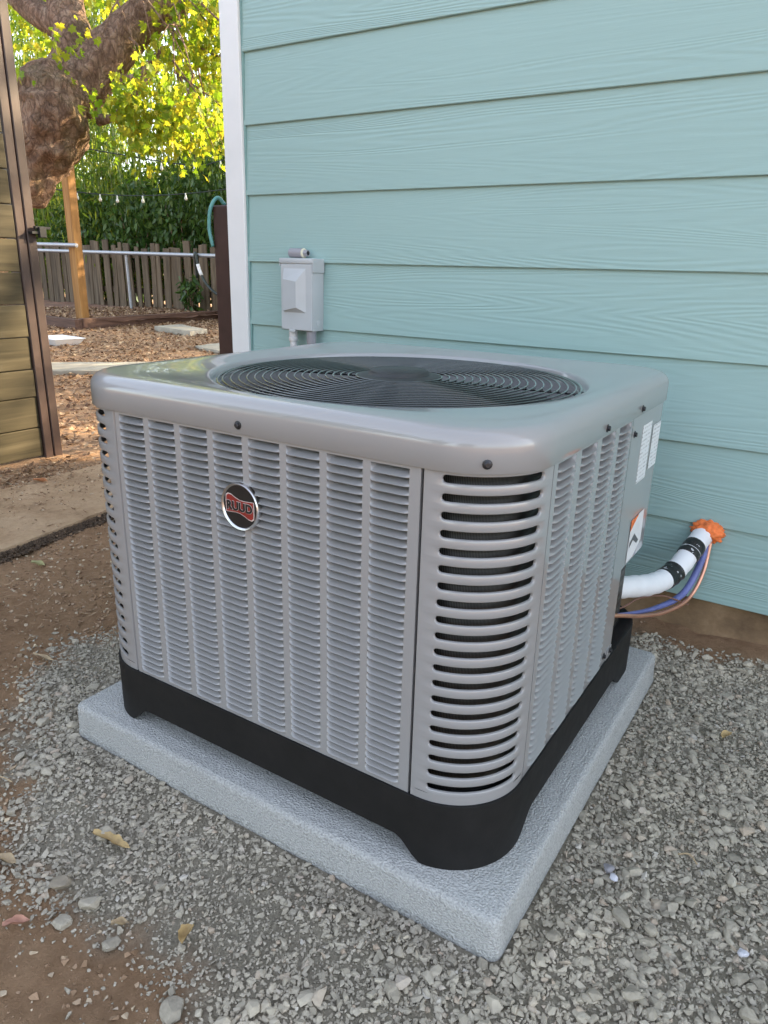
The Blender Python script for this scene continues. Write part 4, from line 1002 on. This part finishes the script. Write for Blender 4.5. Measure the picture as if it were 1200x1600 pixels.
# ------------------------------------------------------------------ maple tree
MT = thing('maple_tree', (-3.84, 1.04, 0), 'big old maple with a burled trunk and glowing yellow green leaves', 'tree')
def bark_tube(pts, radii, n=44, step=10, amp=0.06, seed=0.0):
    P = catmull(pts, step); Rr = []
    for i in range(len(pts)-1):
        for k in range(step):
            t = k/step; t = t*t*(3-2*t); Rr.append(radii[i]*(1-t)+radii[i+1]*t)
    Rr.append(radii[-1]); V, F = tube(P, Rr, n); out = []
    for idx, v in enumerate(V):
        q = Vector(v); c = P[min(idx//n, len(P)-1)]; d = (q-c); r = d.length; d = d.normalized() if r > 1e-6 else Vector((0,0,1))
        s = Vector((seed, 0, 0))
        b = mnoise.noise(q*2.6+s)*1.0 + mnoise.noise(q*6+s)*0.55 + mnoise.noise(q*14+s)*0.35 + (0.5-mnoise.voronoi(Vector((q.x*13, q.y*13, q.z*7))+s)[0][0])*0.35
        out.append(tuple(q+d*amp*b*(r/0.2)))
    return out, F
tw = []
for _ in range(26):
    a = np.array([-3.0+random.uniform(-.35,.35), 2.4+random.uniform(-.5,.5), 2.25+random.uniform(-.3,.35)]); d = np.array([random.uniform(-.1,.5), random.uniform(-.4,.3), random.uniform(-.6,-.15)])
    tw.append(tube([tuple(a), tuple(a+d*0.5+np.array([0,0,0.05])), tuple(a+d)], [0.008, 0.005, 0.002], 5))
put('twigs', *join(*tw), M_BARK, MT, True)
put('trunk', *bark_tube([(-3.835,1.04,-0.05), (-3.93,1.18,0.65), (-3.90,1.38,1.12), (-3.80,1.56,1.36), (-3.70,1.73,1.60), (-3.71,1.82,1.82), (-3.70,1.92,2.02)], [0.23,0.19,0.16,0.185,0.25,0.25,0.18], 84, 20, 0.075), M_BARK, MT, True)
limbs = [([(-3.72,1.88,1.86), (-3.712,1.99,2.21), (-3.816,2.04,2.50), (-3.96,2.20,3.13), (-4.2,2.5,4.2)], [0.165,0.130,0.122,0.105,0.06]),
         ([(-3.66,1.90,1.86), (-3.537,2.037,2.046), (-3.416,2.207,2.281), (-3.236,2.407,2.497), (-2.95,2.75,2.80), (-2.5,3.3,3.5)], [0.18,0.155,0.140,0.128,0.10,0.06]),
         ([(-3.52,2.02,2.02), (-3.30,2.12,1.98), (-3.20,2.20,2.07), (-3.12,2.28,2.19)], [0.05,0.032,0.026,0.018]),
         ([(-3.45,1.95,1.72), (-3.30,1.98,1.74), (-3.12,2.05,1.90), (-3.05,2.15,2.02)], [0.04,0.022,0.018,0.012]),
         ([(-3.75,2.0,2.3), (-4.3,2.0,2.6), (-4.9,2.2,3.2)], [0.10,0.08,0.05])]
for i, (q, rr) in enumerate(limbs): put('limb', *bark_tube(q, rr, 30, 10, 0.035 if i < 2 else 0.02, 7.0*i), M_BARK, MT, True)
def maple_proto():
    pts = []
    for a, r in ((-90,0.10),(-62,0.46),(-38,0.44),(-12,0.74),(10,0.52),(34,0.84),(60,0.58),(90,1.0),(120,0.58),(146,0.84),(170,0.52),(192,0.74),(218,0.44),(242,0.46)):
        pts.append((r*math.cos(math.radians(a))*0.5, r*math.sin(math.radians(a))*0.5))
    c = random.uniform(-1.3, 0.6)
    V = [(0,0,0)] + [(x, y, c*(x*x*1.5+max(0,y)*y*0.8)) for x, y in pts]; n = len(pts)
    return V, [(0, 1+i, 1+(i+1) % n) for i in range(n)]
MPROT = [maple_proto() for _ in range(5)]
def droop(n, spread=0.6):
    """leaf frames hanging tip-down with faces outward at random"""
    az = rng.random(n)*2*np.pi; tl = np.abs(rng.normal(0.0, spread, n))
    y = np.stack([np.sin(tl)*np.cos(az), np.sin(tl)*np.sin(az), -np.cos(tl)], 1)
    ra = rng.normal(0, 1, (n, 3)); x = np.cross(ra, y); x /= np.linalg.norm(x, axis=1)[:, None]; z = np.cross(x, y)
    return np.stack([x, y, z], 2)
def clusters(spec):
    P = []
    for c, rad, twigs, per in spec:
        for _ in range(twigs):
            d = rng.normal(0, 1, 3); d /= np.linalg.norm(d); q = np.array(c)+d*np.array(rad)*rng.random()**0.45
            dr = np.array([rng.normal(0, 0.5), rng.normal(0, 0.5), -0.35]); dr /= np.linalg.norm(dr); L = rng.uniform(0.15, 0.40)
            t = rng.random(per)[:, None]
            P.append(q+dr*L*t+rng.normal(0, 0.05, (per, 3)))
    return np.concatenate(P)
spec = [((-4.9,3.9,3.9), (2.6,2.2,1.7), 230, 14), ((-3.05,2.75,2.35), (0.55,0.6,0.55), 60, 12), ((-2.95,1.98,1.80), (0.24,0.30,0.24), 34, 12),
        ((-4.6,2.0,2.2), (0.5,0.5,0.55), 30, 12), ((-3.35,1.72,2.12), (0.12,0.12,0.10), 3, 8), ((-3.60,1.48,1.95), (0.12,0.12,0.12), 2, 7), ((-3.05,3.1,3.3), (1.2,1.0,0.8), 70, 14), ((-2.75,2.25,1.75),(0.22,0.35,0.16),10,10), ((-3.35,2.95,1.95),(0.35,0.4,0.25),16,11)]
P = clusters([(a, b, int(t*1.5), int(q*1.35)) for a, b, t, q in spec]); n = len(P); sc = rng.uniform(0.045, 0.098, n)
scatter('leaves', MPROT, P, droop(n, 0.7), np.stack([sc, sc, sc], 1), M_MAPLE, MT)

# ------------------------------------------------------------------ bamboo and shrubs behind the picket fence
def diamond(w, c): return [(0,0,0),(w,0.35,c*0.3),(0,1,c),(-w,0.35,c*0.3)], [(0,1,2),(0,2,3)]
BPROT = [diamond(0.09, c) for c in (-0.15, 0.1, 0.25)]
BL = 'tall leafy green bamboo growing behind the picket fence'
xs_ = [-14.0,-13.0,-12.1,-11.3,-10.5,-9.7,-8.9,-8.1,-7.3,-6.6,-5.9,-5.2]
for i, bx_ in enumerate(xs_):
    by_ = 7.7+random.uniform(-0.25, 0.35); B = thing('bamboo', (bx_, by_, 0), BL, 'bamboo', 'bamboo plants behind the picket fence')
    H = random.uniform(6.0, 7.2); parts = []; pos = []
    for c in range(7):
        a = random.random()*6.28; r0 = random.uniform(0.05, 0.4); tx, ty = bx_+r0*math.cos(a), by_+r0*math.sin(a); ln = random.uniform(0.1, 0.8); h = H*random.uniform(0.75, 1.0)
        pth = [(tx+ln*math.cos(a)*(t**2), ty+ln*math.sin(a)*(t**2), h*t) for t in (0, 0.25, 0.5, 0.75, 1.0)]
        parts.append(tube(pth, [0.018, 0.017, 0.014, 0.010, 0.004], 6))
        m = 620; t = 0.06+0.94*rng.random(m)**0.85
        pos.append(np.stack([tx+ln*math.cos(a)*t**2+rng.normal(0, 0.30, m), ty+ln*math.sin(a)*t**2+rng.normal(0, 0.28, m), h*t+rng.normal(0, 0.1, m)], 1))
    put('culms', *join(*parts), m_plain('culm', (0.16,0.20,0.06), 0.5) if i == 0 else bpy.data.materials['culm'], B, True)
    P = np.concatenate(pos); n = len(P); sc = rng.uniform(0.11, 0.20, n)
    scatter('leaves', BPROT, P, droop(n, 0.75), np.stack([sc*1.25, sc, sc], 1), M_BAMBOO, B)
LPROT = [([(0,0,0),(0.2,0.3,c*.4),(0.16,0.7,c*.8),(0,1,c),(-0.16,0.7,c*.8),(-0.2,0.3,c*.4)], [(0,1,2),(0,2,3),(0,3,4),(0,4,5)]) for c in (-0.2, 0.1, 0.3)]
LBL = ['dark leafy shrub over the picket fence, left of the cedar post', 'dark leafy shrub rising behind the pickets right of the cedar post', 'dark leafy shrub over the pickets in the middle of the gap', 'dense dark shrub over the picket fence near the brown post', 'low green sapling in front of the pickets']
for (sx, sy, sz, rx, rz_, m), lb in zip([(-10.9,7.15,1.3,0.8,0.75,900), (-9.4,7.1,1.35,0.75,0.8,1000), (-8.3,7.1,1.45,0.7,0.8,1000), (-7.2,7.05,1.6,0.75,0.95,1300), (-7.55,6.5,0.38,0.22,0.28,160)], LBL):
    B = thing('shrub', (sx, sy, 0), lb, 'shrub')
    d = rng.normal(0, 1, (m, 3)); d /= np.linalg.norm(d, axis=1)[:, None]; rad = rng.random(m)**0.4
    P = np.array([sx, sy, sz])+d*rad[:, None]*np.array([rx, rx*0.55, rz_])
    sc = rng.uniform(0.08, 0.15, m); scatter('leaves', LPROT, P, droop(m, 0.9), np.stack([sc, sc, sc], 1), M_LAUREL, B)
    st = [tube([(sx+0.05*q, sy, 0.0), (sx+0.2*q*rx, sy, sz*0.6), (sx+0.5*q*rx, sy, sz+0.3*rz_)], [0.02,0.015,0.006], 6) for q in (-1, 0, 1)]
    put('stems', *join(*st), M_BARK, B, True)
for i, hx in enumerate([-14.6,-13.2,-11.9,-10.6,-9.4,-8.2,-7.1,-6.0]):
    B = thing('laurel_tree', (hx, 8.9, 0), 'dense dark green laurel tree far behind the bamboo', 'tree', 'laurels behind the bamboo')
    m = 3800; d = rng.normal(0, 1, (m, 3)); d /= np.linalg.norm(d, axis=1)[:, None]; h = random.uniform(2.5, 3.3)
    P = np.array([hx, 8.9, h*0.52])+d*(rng.random(m)**0.4)[:, None]*np.array([0.95, 0.7, h*0.5])
    sc = rng.uniform(0.13, 0.22, m); scatter('crown', LPROT, P, droop(m, 0.9), np.stack([sc, sc, sc], 1), M_LAUREL, B)
    put('trunk', *tube([(hx, 8.9, -0.1), (hx+0.05, 8.9, h*0.5), (hx, 8.9, h*0.9)], [0.09, 0.06, 0.02], 8), M_BARK, B, True)
# string lights between the cedar posts and the house
SLT = thing('string_lights', (-6.8, 4.9, 1.6), 'two strands of string lights with white globe bulbs in front of the bamboo', 'string lights')
w1 = catmull([(-8.3,4.1,2.30), (-6.971,4.868,2.069), (-6.14,5.349,1.957), (-5.818,5.58,2.027), (-4.8,6.2,2.3)], 8)
w2 = catmull([(-8.4,3.9,1.75), (-7.28,4.488,1.605), (-6.541,4.958,1.585), (-5.748,5.487,1.68), (-4.7,6.1,1.9)], 8)
for w in (w1, w2): put('wire', *tube(w, 0.007, 5), M_BHOSE, SLT, True)
bpos = [(-6.808,4.903,1.985), (-6.435,5.12,1.92), (-6.088,5.331,1.905), (-5.83,5.53,1.96), (-7.55,4.33,1.60), (-7.258,4.472,1.545), (-7.026,4.63,1.535), (-6.842,4.74,1.525), (-6.575,4.91,1.53), (-6.137,5.212,1.575)]
for q in bpos:
    put('bulb', *lathe([(0.001, -0.036), (0.014, -0.029), (0.019, -0.014), (0.016, 0.002), (0.009, 0.016), (0.009, 0.050)], q, 12), M_BULB, SLT, True, recalc=True)

# unseen trees added behind the house to shade the yard and dapple the fence
for i, (tx, ty, h) in enumerate([(-4.0,9.4,3.9), (-2.6,9.0,4.6), (-1.1,9.3,4.4), (0.5,9.0,4.8), (1.9,9.3,4.7), (3.3,9.0,6.6), (4.9,9.3,5.6)]):
    B = thing('added_shade_tree', (tx, ty, 0), 'unseen leafy tree added behind the house to cast shade', 'tree', 'added shade trees behind the house')
    m = 1000 if i == 5 else 1700; d = rng.normal(0, 1, (m, 3)); d /= np.linalg.norm(d, axis=1)[:, None]
    P = np.array([tx, ty, h*0.52])+d*(rng.random(m)**0.4)[:, None]*np.array([1.05, 0.9, h*0.47])
    sc = rng.uniform(0.14, 0.24, m); scatter('crown', LPROT, P, droop(m, 0.9), np.stack([sc, sc, sc], 1), M_LAUREL, B)
    put('trunk', *tube([(tx, ty, -0.1), (tx+0.05, ty, h*0.5), (tx, ty, h*0.9)], [0.10, 0.07, 0.02], 8), M_BARK, B, True)

# unseen trees added behind the viewer to show in the paint's reflections
for i, (tx, ty, h, w) in enumerate([(-5.5,-8.5,5.5,2.2), (-1.6,-9.6,4.6,2.0), (4.2,-10.5,4.6,2.2)]):
    B = thing('added_reflection_tree', (tx, ty, 0), 'unseen leafy tree added behind the viewer for reflections', 'tree', 'added reflection trees behind the viewer')
    m = 4200; d = rng.normal(0, 1, (m, 3)); d /= np.linalg.norm(d, axis=1)[:, None]
    P = np.array([tx, ty, h*0.58])+d*(rng.random(m)**0.4)[:, None]*np.array([w, w*0.9, h*0.42])*(0.8+0.4*vnoise(d[:,0]*3, d[:,2]*3, 1.0))[:, None]
    sc = rng.uniform(0.16, 0.30, m); scatter('crown', LPROT, P, droop(m, 0.9), np.stack([sc, sc, sc], 1), M_LAUREL, B)
    put('trunk', *tube([(tx, ty, -0.1), (tx+0.05, ty, h*0.5), (tx, ty, h*0.9)], [0.14, 0.10, 0.03], 8), M_BARK, B, True)
